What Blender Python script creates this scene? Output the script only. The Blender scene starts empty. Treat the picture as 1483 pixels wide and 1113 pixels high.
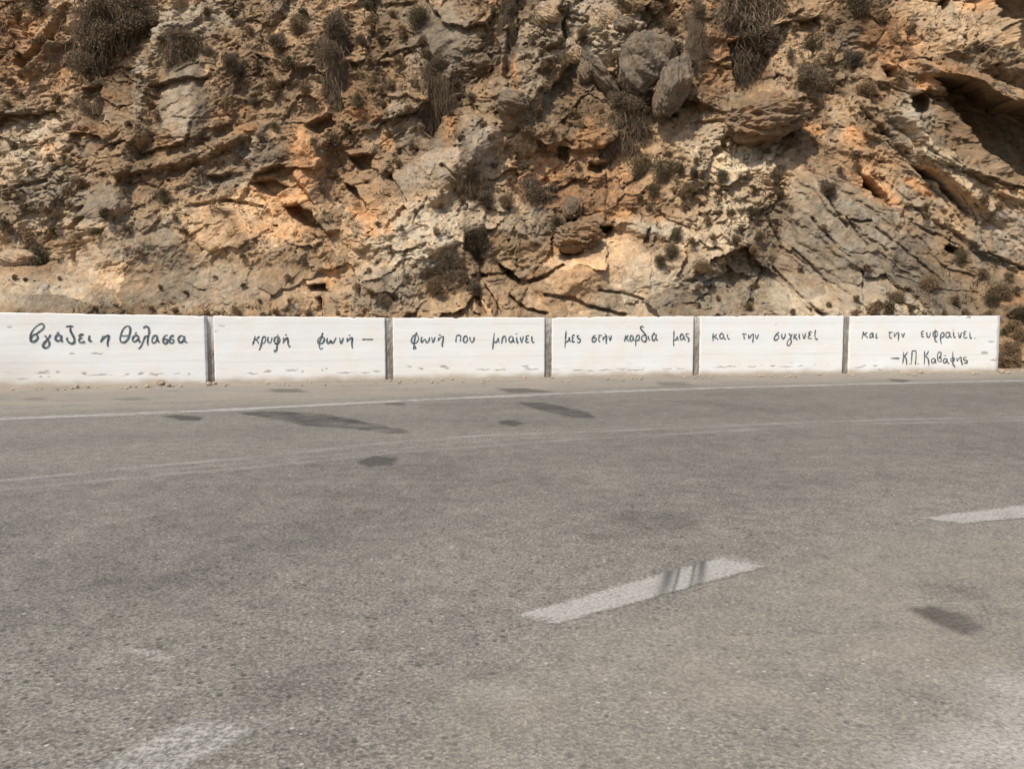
import bpy, bmesh, math, random
import numpy as np
from mathutils import Vector

# ------------------------------------------------------------------ camera, sky, sun, exposure
SC = bpy.context.scene
COL = SC.collection
IW, IH = 1483.0, 1113.0           # size of the survey photograph
F = 1187.0                        # its focal length in the same units
EYE = 1.25                        # eye height above the road
HOR = 457.0                       # row of the horizon
PITCH = math.atan((IH / 2 - HOR) / F)

cam_data = bpy.data.cameras.new("camera")
cam = bpy.data.objects.new("camera", cam_data)
COL.objects.link(cam)
cam.location = (0, 0, EYE)
cam.rotation_euler = (math.pi / 2 - PITCH, 0, 0)
cam_data.sensor_fit = 'HORIZONTAL'
cam_data.sensor_width = 36.0
cam_data.lens = 36.0 * F / IW
cam_data.clip_start = 0.05
cam_data.clip_end = 2000
SC.camera = cam

SUN_DIR = Vector((-0.36, -0.50, 0.88)).normalized()      # towards the sun
sun_el = math.asin(SUN_DIR.z)
world = bpy.data.worlds.new("World")
SC.world = world
world.use_nodes = True
wn = world.node_tree
sky = wn.nodes.new('ShaderNodeTexSky')
sky.sky_type = 'NISHITA'
sky.sun_disc = False
sky.sun_elevation = sun_el
sky.sun_rotation = math.atan2(SUN_DIR.x, SUN_DIR.y)
sky.dust_density = 2.0
bg = wn.nodes['Background']
wn.links.new(sky.outputs[0], bg.inputs[0])
bg.inputs[1].default_value = 0.12
sl = bpy.data.lights.new("sun", 'SUN')
sl.energy = 3.6
sl.angle = math.radians(0.5)
sl.color = (1.0, 0.92, 0.80)
so = bpy.data.objects.new("sun", sl)
COL.objects.link(so)
so.rotation_euler = SUN_DIR.to_track_quat('Z', 'Y').to_euler()
SC.view_settings.view_transform = 'Standard'
SC.view_settings.look = 'None'
SC.view_settings.exposure = 0.33
SC.view_settings.gamma = 1.0

rnd = random.Random(7)
RS = np.random.RandomState(11)

# ------------------------------------------------------------------ helpers
def tag(o, label=None, cat=None, group=None, kind=None):
    if label: o['label'] = label
    if cat: o['category'] = cat
    if group: o['group'] = group
    if kind: o['kind'] = kind
    return o

def link(name, me, parent=None):
    o = bpy.data.objects.new(name, me)
    COL.objects.link(o)
    if parent: o.parent = parent
    return o

def mesh_np(name, verts, faces, mat=None, smooth=False):
    """verts (n,3) array, faces (m,3|4) array"""
    me = bpy.data.meshes.new(name)
    verts = np.ascontiguousarray(verts, dtype=np.float32)
    faces = np.ascontiguousarray(faces, dtype=np.int32)
    k = faces.shape[1]
    me.vertices.add(len(verts))
    me.vertices.foreach_set('co', verts.ravel())
    me.loops.add(faces.size)
    me.loops.foreach_set('vertex_index', faces.ravel())
    me.polygons.add(len(faces))
    me.polygons.foreach_set('loop_start', np.arange(0, faces.size, k, dtype=np.int32))
    if smooth:
        me.polygons.foreach_set('use_smooth', np.ones(len(faces), dtype=bool))
    me.update(calc_edges=True)
    if mat: me.materials.append(mat)
    return me

def grid_faces(nx, ny):
    i = np.arange(nx - 1)[None, :] + np.arange(ny - 1)[:, None] * nx
    i = i.ravel()
    return np.stack([i, i + 1, i + 1 + nx, i + nx], 1)

def add_attr(me, name, arr):
    a = me.attributes.new(name, 'FLOAT', 'POINT')
    a.data.foreach_set('value', np.ascontiguousarray(arr, dtype=np.float32).ravel())

def add_col(me, name, rgb):
    a = me.attributes.new(name, 'FLOAT_COLOR', 'POINT')
    c = np.ones((len(rgb), 4), dtype=np.float32)
    c[:, :3] = rgb
    a.data.foreach_set('color', c.ravel())

# noise ------------------------------------------------------------
_perm = np.arange(256); np.random.RandomState(3).shuffle(_perm)
_perm = np.concatenate([_perm, _perm, _perm]).astype(np.int32)
_ang = np.random.RandomState(5).rand(256) * 2 * np.pi
_gx, _gy = np.cos(_ang).astype(np.float32), np.sin(_ang).astype(np.float32)
_r1 = np.random.RandomState(6).rand(256).astype(np.float32)
_r2 = np.random.RandomState(8).rand(256).astype(np.float32)
_r3 = np.random.RandomState(9).rand(256).astype(np.float32)
_r4 = np.random.RandomState(10).rand(256).astype(np.float32)

def _hash(ix, iy, s):
    return _perm[_perm[(ix + s * 17) & 255] + ((iy + s * 31) & 255)]

def pn(x, y, s=0):
    x = np.asarray(x, np.float32); y = np.asarray(y, np.float32)
    xf = np.floor(x); yf = np.floor(y)
    ix = xf.astype(np.int32); iy = yf.astype(np.int32)
    fx = x - xf; fy = y - yf
    u = fx * fx * fx * (fx * (fx * 6 - 15) + 10); v = fy * fy * fy * (fy * (fy * 6 - 15) + 10)
    def g(dx, dy):
        h = _hash(ix + dx, iy + dy, s)
        return _gx[h] * (fx - dx) + _gy[h] * (fy - dy)
    a = g(0, 0); b = g(1, 0); c = g(0, 1); d = g(1, 1)
    return ((a + (b - a) * u) * (1 - v) + (c + (d - c) * u) * v) * 1.5

def fbm(x, y, s=0, o=5, gain=.5):
    t = 0; a = 1.0; n = 0
    for k in range(o):
        t = t + a * pn(x * 2.03 ** k, y * 2.03 ** k, s + k); n += a; a *= gain
    return t / n

def ridged(x, y, s=0, o=5):
    t = 0; a = 1.0; n = 0
    for k in range(o):
        t = t + a * (1 - np.abs(pn(x * 2.1 ** k, y * 2.1 ** k, s + k)) * 2.2); n += a; a *= .55
    return t / n

def facets(x, y, s=0, tilt=1.0):
    """broken-stone facets: every cell is a tilted plane at its own level -> (height, edge distance, cell id)"""
    xf = np.floor(x).astype(np.int32); yf = np.floor(y).astype(np.int32)
    best = np.full(x.shape, 9., np.float32); sec = best.copy()
    hgt = np.zeros_like(best); cid = np.zeros_like(best)
    for dx in (-1, 0, 1):
        for dy in (-1, 0, 1):
            h = _hash(xf + dx, yf + dy, s)
            cx = xf + dx + _r1[h]; cy = yf + dy + _r2[h]
            ex = x - cx; ey = y - cy
            d = ex * ex + ey * ey
            nb = d < best
            sec = np.where(nb, best, np.minimum(sec, d))
            a = _r3[h] * 6.283
            hh = _r4[h] - .5 + tilt * (np.cos(a) * ex + np.sin(a) * ey)
            hgt = np.where(nb, hh, hgt); cid = np.where(nb, _r4[(h + 77) & 255], cid)
            best = np.where(nb, d, best)
    return hgt.astype(np.float32), (np.sqrt(sec) - np.sqrt(best)).astype(np.float32), cid.astype(np.float32)

def sstep(a, b, x):
    t = np.clip((x - a) / (b - a), 0, 1)
    return t * t * (3 - 2 * t)

def poly_sd(px, py, poly):
    """signed distance, positive inside"""
    d = np.full(px.shape, 1e9, np.float32); ins = np.zeros(px.shape, bool)
    n = len(poly)
    for i in range(n):
        x0, y0 = poly[i]; x1, y1 = poly[(i + 1) % n]
        ex, ey = x1 - x0, y1 - y0
        t = np.clip(((px - x0) * ex + (py - y0) * ey) / (ex * ex + ey * ey + 1e-9), 0, 1)
        d = np.minimum(d, np.hypot(px - x0 - t * ex, py - y0 - t * ey))
        if y0 != y1:
            c = ((y0 > py) != (y1 > py)) & (px < ex * (py - y0) / (y1 - y0) + x0)
            ins ^= c
    return np.where(ins, d, -d)

def line_d(px, py, pts):
    d = np.full(px.shape, 1e9, np.float32)
    for (x0, y0), (x1, y1) in zip(pts[:-1], pts[1:]):
        ex, ey = x1 - x0, y1 - y0
        t = np.clip(((px - x0) * ex + (py - y0) * ey) / (ex * ex + ey * ey + 1e-9), 0, 1)
        d = np.minimum(d, np.hypot(px - x0 - t * ex, py - y0 - t * ey))
    return d

# survey: where a sight line of the photograph meets the road, the wall, the rock face
CP, SP = math.cos(PITCH), math.sin(PITCH)
def ray(px, py):
    a = (px - IW / 2) / F; b = -(py - IH / 2) / F
    return a, CP + b * SP, -SP + b * CP
def road_pt(px, py):
    dx, dy, dz = ray(px, py)
    t = -EYE / dz
    return dx * t, dy * t

# ------------------------------------------------------------------ materials
def new_mat(name):
    m = bpy.data.materials.new(name); m.use_nodes = True
    nt = m.node_tree
    b = nt.nodes['Principled BSDF']
    b.inputs['Roughness'].default_value = .9
    b.inputs['Specular IOR Level'].default_value = .25
    return m, nt, b

def nd(nt, t, **kw):
    n = nt.nodes.new(t)
    for k, v in kw.items():
        if k in n.inputs: n.inputs[k].default_value = v
        else: setattr(n, k, v)
    return n

def noise(nt, vec, scale, detail=4, rough=.55):
    n = nd(nt, 'ShaderNodeTexNoise', Scale=scale, Detail=detail, Roughness=rough)
    nt.links.new(vec, n.inputs['Vector'])
    return n.outputs['Fac']

def ramp(nt, fac, lo, hi, c0=(0, 0, 0), c1=(1, 1, 1)):
    r = nd(nt, 'ShaderNodeValToRGB')
    r.color_ramp.elements[0].position = lo; r.color_ramp.elements[1].position = hi
    r.color_ramp.elements[0].color = (*c0, 1); r.color_ramp.elements[1].color = (*c1, 1)
    nt.links.new(fac, r.inputs[0])
    return r.outputs[0]

def mix(nt, fac, a, b, mode='MIX'):
    n = nd(nt, 'ShaderNodeMix', data_type='RGBA', blend_type=mode)
    for sock, v in ((n.inputs[0], fac), (n.inputs[6], a), (n.inputs[7], b)):
        if isinstance(v, (int, float)): sock.default_value = v
        elif isinstance(v, tuple): sock.default_value = (*v, 1)
        else: nt.links.new(v, sock)
    return n.outputs[2]

def math_n(nt, op, a, b=0.0, clamp=False):
    n = nd(nt, 'ShaderNodeMath', operation=op, use_clamp=clamp)
    for i, v in enumerate((a, b)):
        if isinstance(v, (int, float)): n.inputs[i].default_value = v
        else: nt.links.new(v, n.inputs[i])
    return n.outputs[0]

def attr(nt, name):
    n = nd(nt, 'ShaderNodeAttribute', attribute_name=name)
    return n

def coords(nt):
    return nd(nt, 'ShaderNodeTexCoord').outputs['Object']

def bump(nt, b, h, strength, dist, prev=None):
    n = nd(nt, 'ShaderNodeBump', Strength=strength, Distance=dist)
    nt.links.new(h, n.inputs['Height'])
    if prev: nt.links.new(prev, n.inputs['Normal'])
    nt.links.new(n.outputs[0], b.inputs['Normal'])
    return n.outputs[0]

def mat_asphalt():
    m, nt, b = new_mat("asphalt")
    co = coords(nt)
    v = nd(nt, 'ShaderNodeTexVoronoi', Scale=98.0); nt.links.new(co, v.inputs['Vector'])
    sep = nd(nt, 'ShaderNodeSeparateColor'); nt.links.new(v.outputs['Color'], sep.inputs[0])
    stone = ramp(nt, sep.outputs[0], 0.0, 1.0, (.056, .051, .044), (.325, .294, .248))
    nt_big = noise(nt, co, .45, 5, .6)
    tone = ramp(nt, nt_big, .3, .72, (.122, .115, .098), (.208, .193, .162))
    f1 = noise(nt, co, 60, 5, .75)
    c = mix(nt, .46, tone, stone)
    fine = ramp(nt, f1, .3, .7, (.48, .48, .48), (1.56, 1.56, 1.56))
    c = mix(nt, 1.0, c, fine, 'MULTIPLY')
    mid = ramp(nt, noise(nt, co, 7, 5, .65), .3, .7, (.80, .80, .80), (1.20, 1.20, 1.20))
    c = mix(nt, 1.0, c, mid, 'MULTIPLY')
    # dark pits and bright chips
    v2 = nd(nt, 'ShaderNodeTexVoronoi', Scale=30.0); nt.links.new(co, v2.inputs['Vector'])
    sp2 = nd(nt, 'ShaderNodeSeparateColor'); nt.links.new(v2.outputs['Color'], sp2.inputs[0])
    pit = math_n(nt, 'MULTIPLY', math_n(nt, 'GREATER_THAN', sp2.outputs[0], .91),
                 ramp(nt, v2.outputs['Distance'], .24, .42, (1, 1, 1), (0, 0, 0)))
    c = mix(nt, math_n(nt, 'MULTIPLY', pit, .75), c, (.05, .046, .042))
    chip = math_n(nt, 'MULTIPLY', math_n(nt, 'GREATER_THAN', sp2.outputs[1], .95),
                  ramp(nt, v2.outputs['Distance'], .14, .26, (1, 1, 1), (0, 0, 0)))
    c = mix(nt, math_n(nt, 'MULTIPLY', chip, .7), c, (.5, .47, .42))
    grain = ramp(nt, f1, .35, .65)
    dust = math_n(nt, 'MULTIPLY', attr(nt, 'dust').outputs['Fac'], 1.0)
    c = mix(nt, dust, c, mix(nt, .3, (.34, .29, .225), c))
    pale = math_n(nt, 'MULTIPLY', attr(nt, 'pale').outputs['Fac'], math_n(nt, 'ADD', math_n(nt, 'MULTIPLY', grain, .9), .1))
    c = mix(nt, pale, c, (.46, .44, .41))
    st = attr(nt, 'stain').outputs['Fac']
    c = mix(nt, st, c, mix(nt, 1.0, c, (.30, .30, .31), 'MULTIPLY'))
    nt.links.new(c, b.inputs['Base Color'])
    b.inputs['Roughness'].default_value = .82
    n1 = bump(nt, b, v.outputs['Distance'], .5, .004)
    bump(nt, b, f1, .5, .005, n1)
    return m

def mat_paint_road():
    m, nt, b = new_mat("worn_road_paint")
    co = coords(nt)
    out = nt.nodes['Material Output']
    f1 = noise(nt, co, 60, 5, .75)
    n2 = noise(nt, co, 6, 5, .7)
    c = mix(nt, ramp(nt, f1, .35, .65), (.20, .190, .170), (.41, .39, .35))
    c = mix(nt, attr(nt, 'scuff').outputs['Fac'], c, (.085, .08, .072))
    nt.links.new(c, b.inputs['Base Color'])
    w = attr(nt, 'cover').outputs['Fac']
    k = math_n(nt, 'ADD', math_n(nt, 'MULTIPLY', f1, .75), math_n(nt, 'MULTIPLY', n2, .75))
    k = math_n(nt, 'ADD', k, w)
    a = ramp(nt, k, 1.12, 1.42)   # replaced just below (ramp positions stay within 0..1)
    mr = nd(nt, 'ShaderNodeMapRange'); mr.clamp = True
    mr.inputs[1].default_value = 1.15; mr.inputs[2].default_value = 1.5
    nt.links.new(k, mr.inputs[0])
    tr = nd(nt, 'ShaderNodeBsdfTransparent')
    mx = nd(nt, 'ShaderNodeMixShader')
    nt.links.new(mr.outputs[0], mx.inputs[0]); nt.links.new(tr.outputs[0], mx.inputs[1]); nt.links.new(b.outputs[0], mx.inputs[2])
    nt.links.new(mx.outputs[0], out.inputs['Surface'])
    return m

def mat_whitewash():
    m, nt, b = new_mat("whitewashed_concrete")
    co = coords(nt)
    mp = nd(nt, 'ShaderNodeMapping'); mp.inputs['Scale'].default_value = (.6, .6, 14)
    nt.links.new(co, mp.inputs['Vector'])
    streak = noise(nt, mp.outputs[0], 1.6, 5, .6)
    n1 = noise(nt, co, 2.2, 4)
    c = mix(nt, ramp(nt, n1, .35, .7), (.80, .805, .79), (.80, .765, .70))
    c = mix(nt, 1.0, c, ramp(nt, streak, .30, .5, (.96, .96, .96), (1, 1, 1)), 'MULTIPLY')
    line = attr(nt, 'board').outputs['Fac']
    c = mix(nt, math_n(nt, 'MULTIPLY', line, .20), c, (.42, .40, .37))
    dirt = attr(nt, 'dirt').outputs['Fac']
    c = mix(nt, dirt, c, (.44, .36, .27))
    chip = attr(nt, 'chip').outputs['Fac']
    c = mix(nt, chip, c, (.30, .275, .245))
    nt.links.new(c, b.inputs['Base Color'])
    b.inputs['Roughness'].default_value = .85
    p = bump(nt, b, streak, .10, .006)
    bump(nt, b, noise(nt, co, 45, 4, .6), .25, .006, p)
    return m

def mat_concrete():
    m, nt, b = new_mat("bare_concrete")
    co = coords(nt)
    mp = nd(nt, 'ShaderNodeMapping'); mp.inputs['Scale'].default_value = (1, 1, .25)
    nt.links.new(co, mp.inputs['Vector'])
    n1 = noise(nt, mp.outputs[0], 9, 6, .7)
    c = mix(nt, ramp(nt, n1, .3, .7), (.15, .128, .105), (.33, .295, .25))
    nt.links.new(mix(nt, attr(nt, 'wash').outputs['Fac'], c, (.66, .63, .58)), b.inputs['Base Color'])
    bump(nt, b, noise(nt, co, 70, 5, .7), .6, .01)
    return m

def mat_ink():
    m, nt, b = new_mat("brushed_blue_black_paint")
    co = coords(nt)
    n1 = noise(nt, co, 9, 4, .6); n2 = noise(nt, co, 34, 4, .7)
    c = mix(nt, ramp(nt, n1, .40, .60), (.036, .044, .050), (.095, .140, .165))
    c = mix(nt, ramp(nt, n2, .47, .70), c, (.30, .32, .33))
    nt.links.new(c, b.inputs['Base Color'])
    b.inputs['Roughness'].default_value = .8
    return m

def mat_rock(name="limestone", use_attr=True, base=(.2, .16, .12)):
    m, nt, b = new_mat(name)
    co = coords(nt)
    if use_attr: base = attr(nt, 'rock').outputs['Color']
    else:
        b0 = base
        base = mix(nt, ramp(nt, noise(nt, co, 1.1, 5, .65), .42, .62), b0, tuple(x * y for x, y in zip(b0, (1.35, 1.15, .95))))
        base = mix(nt, ramp(nt, noise(nt, co, 2.3, 6, .7), .55, .72), base, tuple(x * .45 for x in b0))
    n1 = noise(nt, co, 3.2, 8, .7)
    n2 = noise(nt, co, 15, 6, .7)
    c = mix(nt, 1.0, base, ramp(nt, n1, .3, .7, (.70, .66, .62), (1.30, 1.28, 1.26)), 'MULTIPLY')
    c = mix(nt, 1.0, c, ramp(nt, n2, .3, .7, (.74, .74, .74), (1.24, 1.24, 1.24)), 'MULTIPLY')
    nt.links.new(c, b.inputs['Base Color'])
    b.inputs['Roughness'].default_value = .95
    p = bump(nt, b, noise(nt, co, 7, 10, .72), .7, .07)
    bump(nt, b, noise(nt, co, 28, 6, .7), .6, .018, p)
    return m

def mat_dirt():
    m, nt, b = new_mat("ochre_dirt")
    co = coords(nt)
    c = mix(nt, ramp(nt, noise(nt, co, 1.3, 7, .7), .3, .7), (.22, .15, .095), (.37, .27, .18))
    c = mix(nt, ramp(nt, noise(nt, co, 22, 5, .7), .5, .75), c, (.42, .36, .28))
    nt.links.new(c, b.inputs['Base Color'])
    bump(nt, b, noise(nt, co, 18, 7, .7), .8, .05)
    return m

def mat_leaf(name, c0, c1):
    m, nt, b = new_mat(name)
    oi = nd(nt, 'ShaderNodeObjectInfo')
    g = nd(nt, 'ShaderNodeNewGeometry')
    f = math_n(nt, 'ADD', math_n(nt, 'MULTIPLY', oi.outputs['Random'], .5), math_n(nt, 'MULTIPLY', g.outputs['Random Per Island'], .5))
    c = mix(nt, f, c0, c1)
    nt.links.new(c, b.inputs['Base Color'])
    b.inputs['Roughness'].default_value = .85
    return m

M_ASPH = mat_asphalt(); M_RPAINT = mat_paint_road(); M_WHITE = mat_whitewash(); M_CONC = mat_concrete()
M_INK = mat_ink(); M_ROCK = mat_rock(); M_DIRT = mat_dirt()
M_GREYSTONE = mat_rock("grey_boulder_stone", False, (.155, .132, .102))
M_BROWNSTONE = mat_rock("brown_boulder_stone", False, (.205, .148, .095))
M_PALESTONE = mat_rock("pale_boulder_stone", False, (.33, .275, .205))
M_PEBBLE, _nt, _b = new_mat("pebble_stone")
_nt.links.new(mix(_nt, noise(_nt, coords(_nt), 2.5, 5, .7), (.24, .18, .12), (.46, .38, .29)), _b.inputs['Base Color'])
M_DRY = mat_leaf("dry_brown_twigs", (.115, .076, .040), (.250, .170, .095))
M_OLIVE = mat_leaf("dusty_olive_leaves", (.066, .050, .026), (.145, .110, .060))
M_GREY = mat_leaf("grey_dead_twigs", (.085, .062, .040), (.21, .158, .105))
M_DEAD = mat_leaf("dead_hanging_twigs", (.062, .044, .027), (.180, .130, .082))
M_STEM = mat_leaf("woody_stem", (.05, .037, .025), (.09, .07, .05))

# ------------------------------------------------------------------ ground and road
def wall_pts():
    cols = [0, 300, 560, 790, 1005, 1225, 1447]
    rows = [562.5, 556, 551, 546.5, 543.5, 541, 539]
    return [road_pt(c, r) for c, r in zip(cols, rows)]
_wp = wall_pts()
_wc = np.polyfit([p[0] for p in _wp], [p[1] for p in _wp], 2)
def wall_y(x):
    x = np.asarray(x, np.float64)
    xl, xr = -13.0, 15.0
    y = np.polyval(_wc, np.clip(x, xl, xr))
    dl = np.polyval(np.polyder(_wc), xl); dr = np.polyval(np.polyder(_wc), xr)
    return y + np.where(x < xl, (x - xl) * dl, 0) + np.where(x > xr, (x - xr) * dr, 0)

g = bpy.data.meshes.new("ground")
g.from_pydata([(-600, -600, -.035), (600, -600, -.035), (600, 600, -.035), (-600, 600, -.035)], [], [(0, 1, 2, 3)])
g.materials.append(M_DIRT)
tag(link("ground", g), kind='structure')

xs = np.concatenate([np.linspace(-60, -15, 40)[:-1], np.linspace(-15, 17, 1500), np.linspace(17, 60, 40)[1:]])
ts = np.concatenate([np.linspace(-20, 1.0, 30)[:-1], np.geomspace(1.0, 18.3, 520)])
nx, ny = len(xs), len(ts)
X, T = np.meshgrid(xs, ts)
# rows run from behind the camera up to the foot of the wall
back = wall_y(X) + .10
Y = np.where(T < 1.0, T, 1.0 + (T - 1.0) / 17.3 * (back - 1.0))
edge_lift = .02 * pn(X * .15, Y * .15, 4)
Z = edge_lift * sstep(1, 4, Y) * 0 + .0005 * pn(X * 1.7, Y * 1.7, 9)
wq = np.clip(Y / 11, .22, 1)
Xw = X + .06 * wq * fbm(X * 4 / wq, Y * 4 / wq, 21, 5, .7); Yw = Y + .13 * wq * fbm(X * 4 / wq, Y * 4 / wq, 22, 5, .7)
stain = np.zeros_like(X); pale = np.zeros_like(X); dust = np.zeros_like(X)
def wpoly(p): return [road_pt(*q) for q in p]
def stain_poly(p, amt, soft, arr=None, patch=0.0):
    arr = stain if arr is None else arr
    w = wpoly(p)
    ax = [q[0] for q in w]; ay = [q[1] for q in w]
    r = soft * 2 + .3
    sel = (X > min(ax) - r) & (X < max(ax) + r) & (Y > min(ay) - r) & (Y < max(ay) + r)
    if not sel.any(): return
    sd = poly_sd(Xw[sel], Yw[sel], w)
    k = sstep(-soft, soft * .7, sd) * min(1.0, amt * 1.35)
    if patch: k = k * np.clip(1 - patch * .5 + patch * 1.6 * fbm(X[sel] * 2.2, Y[sel] * 2.2, 33, 4), 0, 1.3)
    arr[sel] = np.maximum(arr[sel], k)
S = stain_poly
S([(345, 597), (400, 595), (470, 599), (505, 606), (585, 622), (590, 627), (560, 627), (500, 620), (450, 617), (385, 605)], .8, .045, patch=.5)
S([(235, 602), (262, 600), (293, 604), (290, 609), (262, 608)], .62, .04)
S([(745, 582), (790, 583), (855, 598), (863, 605), (835, 605), (790, 596)], .66, .045, patch=.3)
S([(720, 609), (745, 608), (763, 613), (745, 617), (722, 613)], .62, .04)
S([(512, 669), (545, 660), (577, 662), (572, 672), (535, 676)], .58, .05)
S([(720, 562), (760, 562), (800, 567), (740, 569)], .55, .12)
S([(550, 582), (585, 583), (588, 587), (560, 586)], .5, .06)
S([(1318, 882), (1350, 877), (1400, 891), (1420, 908), (1398, 918), (1355, 902)], .64, .035, patch=.3)
S([(1340, 845), (1400, 852), (1412, 862), (1350, 855)], .25, .12)
S([(830, 768), (905, 738), (960, 733), (1012, 745), (1000, 765), (940, 773), (860, 782)], .42, .12, patch=.8)
S([(390, 563), (430, 563), (447, 568), (400, 568)], .5, .09)
S([(950, 553), (990, 552), (1000, 558), (960, 559)], .35, .12)
S([(1288, 548), (1318, 550), (1310, 554), (1292, 552)], .5, .08)
S([(940, 580), (1010, 578), (1110, 590), (1125, 596), (1060, 592)], .28, .15)
S([(165, 577), (200, 575), (215, 579), (180, 580)], .3, .1)
S([(35, 576), (60, 575), (66, 579), (40, 579)], .3, .08)
S([(0, 915), (0, 850), (160, 830), (330, 820), (320, 850), (200, 880), (80, 905)], .24, .25, patch=1)
S([(240, 990), (330, 960), (480, 960), (470, 1010), (330, 1020)], .20, .16, patch=1)
S([(400, 920), (470, 900), (500, 930), (430, 950)], .16, .1, patch=1)
S([(880, 880), (960, 850), (1010, 870), (960, 905)], .12, .1, patch=1)
S([(1010, 700), (1200, 670), (1483, 645), (1483, 680), (1250, 700), (1060, 735)], .22, .5, patch=1)
S([(560, 720), (640, 712), (660, 735), (590, 745)], .2, .2, patch=1)
S([(380, 625), (460, 615), (470, 635), (380, 640)], .18, .2, patch=1)
S([(180, 780), (240, 735), (480, 720), (560, 730), (420, 765), (300, 790)], .16, .35, patch=1)
S([(-200, 900), (-200, 690), (300, 680), (700, 640), (760, 700), (560, 780), (300, 860)], .24, .5, patch=.6)
S([(700, 640), (1100, 612), (1500, 600), (1700, 640), (1300, 690), (900, 740), (700, 720)], .20, .6, patch=.6)
S([(600, 585), (1000, 568), (1500, 556), (1700, 560), (1500, 600), (1000, 612), (700, 620)], .20, .35, patch=.6)
S([(700, 1200), (640, 1000), (1000, 880), (1250, 780), (1650, 760), (1800, 1200)], .30, .35, dust, patch=.5)
# pale scuffed spots
S([(1330, 1075), (1400, 1010), (1483, 985), (1560, 1000), (1560, 1150), (1300, 1150)], .85, .22, pale, patch=.9)
S([(700, 995), (740, 990), (760, 1010), (710, 1015)], .2, .05, pale, patch=1)
for p in ([(180, 938), (210, 941), (240, 946), (205, 946)], [(222, 951), (245, 951), (244, 955), (222, 955)]):
    S(p, .55, .012, pale)
# ghost of the old double line, and wheel tracks along the curve
la = [(-200, 716), (0, 696), (200, 676), (330, 665), (550, 642), (700, 630), (900, 623), (1100, 614), (1300, 607), (1483, 604), (1750, 598)]
lb = [(-200, 730), (0, 709), (200, 690), (380, 675), (560, 656), (700, 646), (830, 636), (980, 628), (1200, 615), (1483, 608)]
lm = [(-100, 711), (200, 683), (450, 662), (700, 638), (850, 630)]
pn2 = np.clip(.55 + 1.0 * fbm(X * 1.3, Y * 1.3, 40, 4), .05, 1)
for pts, w, a in ((la, .04, .60), (lb, .04, .52), (lm, .035, .26)):
    d = line_d(X, Y, [road_pt(*q) for q in pts])
    pale = np.maximum(pale, a * pn2 * sstep(w + .05, w - .02, d))
edge = [(-300, 624), (0, 606.5), (150, 601), (300, 595), (500, 584.5), (700, 575), (900, 566.5), (1100, 560), (1300, 555), (1483, 551), (1700, 546.5)]
ew = [road_pt(*q) for q in edge]
de = line_d(X, Y, ew)
side = np.interp(X, [p[0] for p in ew], [p[1] for p in ew])     # beyond the edge line?
out = Y - side
trk = np.exp(-((out + .75) / .45) ** 2) * .30 * sstep(-2, 4, X) + np.exp(-((out + 2.6) / .6) ** 2) * .22 + np.exp(-((out + 4.6) / .7) ** 2) * .16
stain = np.maximum(stain, trk * np.clip(.7 + .9 * fbm(X * .5, Y * .9, 50, 4), 0, 1.2))
dust = np.maximum(dust, sstep(-.2, 1.6, out) * np.clip(.5 + .5 * fbm(X * .8, Y * 2.0, 51, 5), .1, .9))
gap = back - Y
dust = np.maximum(dust, sstep(.55, .0, gap) * np.clip(.8 + .6 * fbm(X * 2.5, Y * 2.5, 52, 4), 0, .95))
Z = Z + .05 * sstep(.45, .12, gap) * np.clip(.4 + 1.2 * fbm(X * 1.6, Y * 1.6, 53, 5), 0, 1.3)
me = mesh_np("road", np.stack([X, Y, Z], -1).reshape(-1, 3), grid_faces(nx, ny), M_ASPH, True)
add_attr(me, 'stain', np.clip(stain, 0, .95)); add_attr(me, 'pale', np.clip(pale, 0, .95)); add_attr(me, 'dust', np.clip(dust, 0, .85))
tag(link("road", me), kind='structure')

def strip_sheet(name, A, B, C_, D, n=90, m=14, z=.003, cover=None, rub=None):
    """quad A-B (one long side) / D-C (other long side) as a fine sheet just above the road"""
    u, v = np.meshgrid(np.linspace(0, 1, n), np.linspace(0, 1, m))
    A, B, C_, D = map(np.array, (A, B, C_, D))
    P = (A[None, None] * (1 - u[..., None]) + B * u[..., None]) * (1 - v[..., None]) + (D * (1 - u[..., None]) + C_ * u[..., None]) * v[..., None]
    x, y = P[..., 0], P[..., 1]
    e = np.minimum(np.minimum(u, 1 - u) * 13, np.minimum(v, 1 - v) * 6)
    c = .36 * np.clip(e, 0, 1) + .50
    if cover is not None: c = c + cover(u, v)
    me = mesh_np(name, np.stack([x, y, np.full_like(x, z)], -1).reshape(-1, 3), grid_faces(n, m), M_RPAINT)
    add_attr(me, 'cover', c)
    if rub is not None: add_attr(me, 'scuff', rub(u, v))
    return tag(link(name, me), kind='structure')
def scuff(u, v):
    k = np.zeros_like(u)
    for c, w in ((.695, .034), (.745, .009), (.825, .010), (.868, .026)):
        k -= .95 * np.exp(-(((u - c + .265 * v) / w) ** 2)) * np.clip(1.1 - .5 * v, 0, 1)
    return k
d1 = [road_pt(737, 893), road_pt(1051, 803), road_pt(1123, 818), road_pt(803, 906)]
strip_sheet("road_marking", d1[0], d1[1], d1[2], d1[3], n=240, m=40, cover=lambda u, v: .35 * np.clip(1 - np.minimum(np.minimum(u, 1 - u) * 30, np.minimum(v, 1 - v) * 9), 0, 1) * 0, rub=lambda u, v: np.clip(-scuff(u, v), 0, .92))
a0 = np.array(road_pt(1318, 751)); a1 = np.array(road_pt(1483, 730)); dr = (a1 - a0) / np.linalg.norm(a1 - a0)
L1 = np.linalg.norm(np.array(d1[1]) - np.array(d1[0]))
b0 = np.array(road_pt(1392, 760)); b1 = np.array(road_pt(1483, 751.5)); db = (b1 - b0) / np.linalg.norm(b1 - b0)
strip_sheet("road_marking", a0, a0 + dr * L1, b0 + db * L1, b0, cover=lambda u, v: 0 * u - .07)
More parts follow.
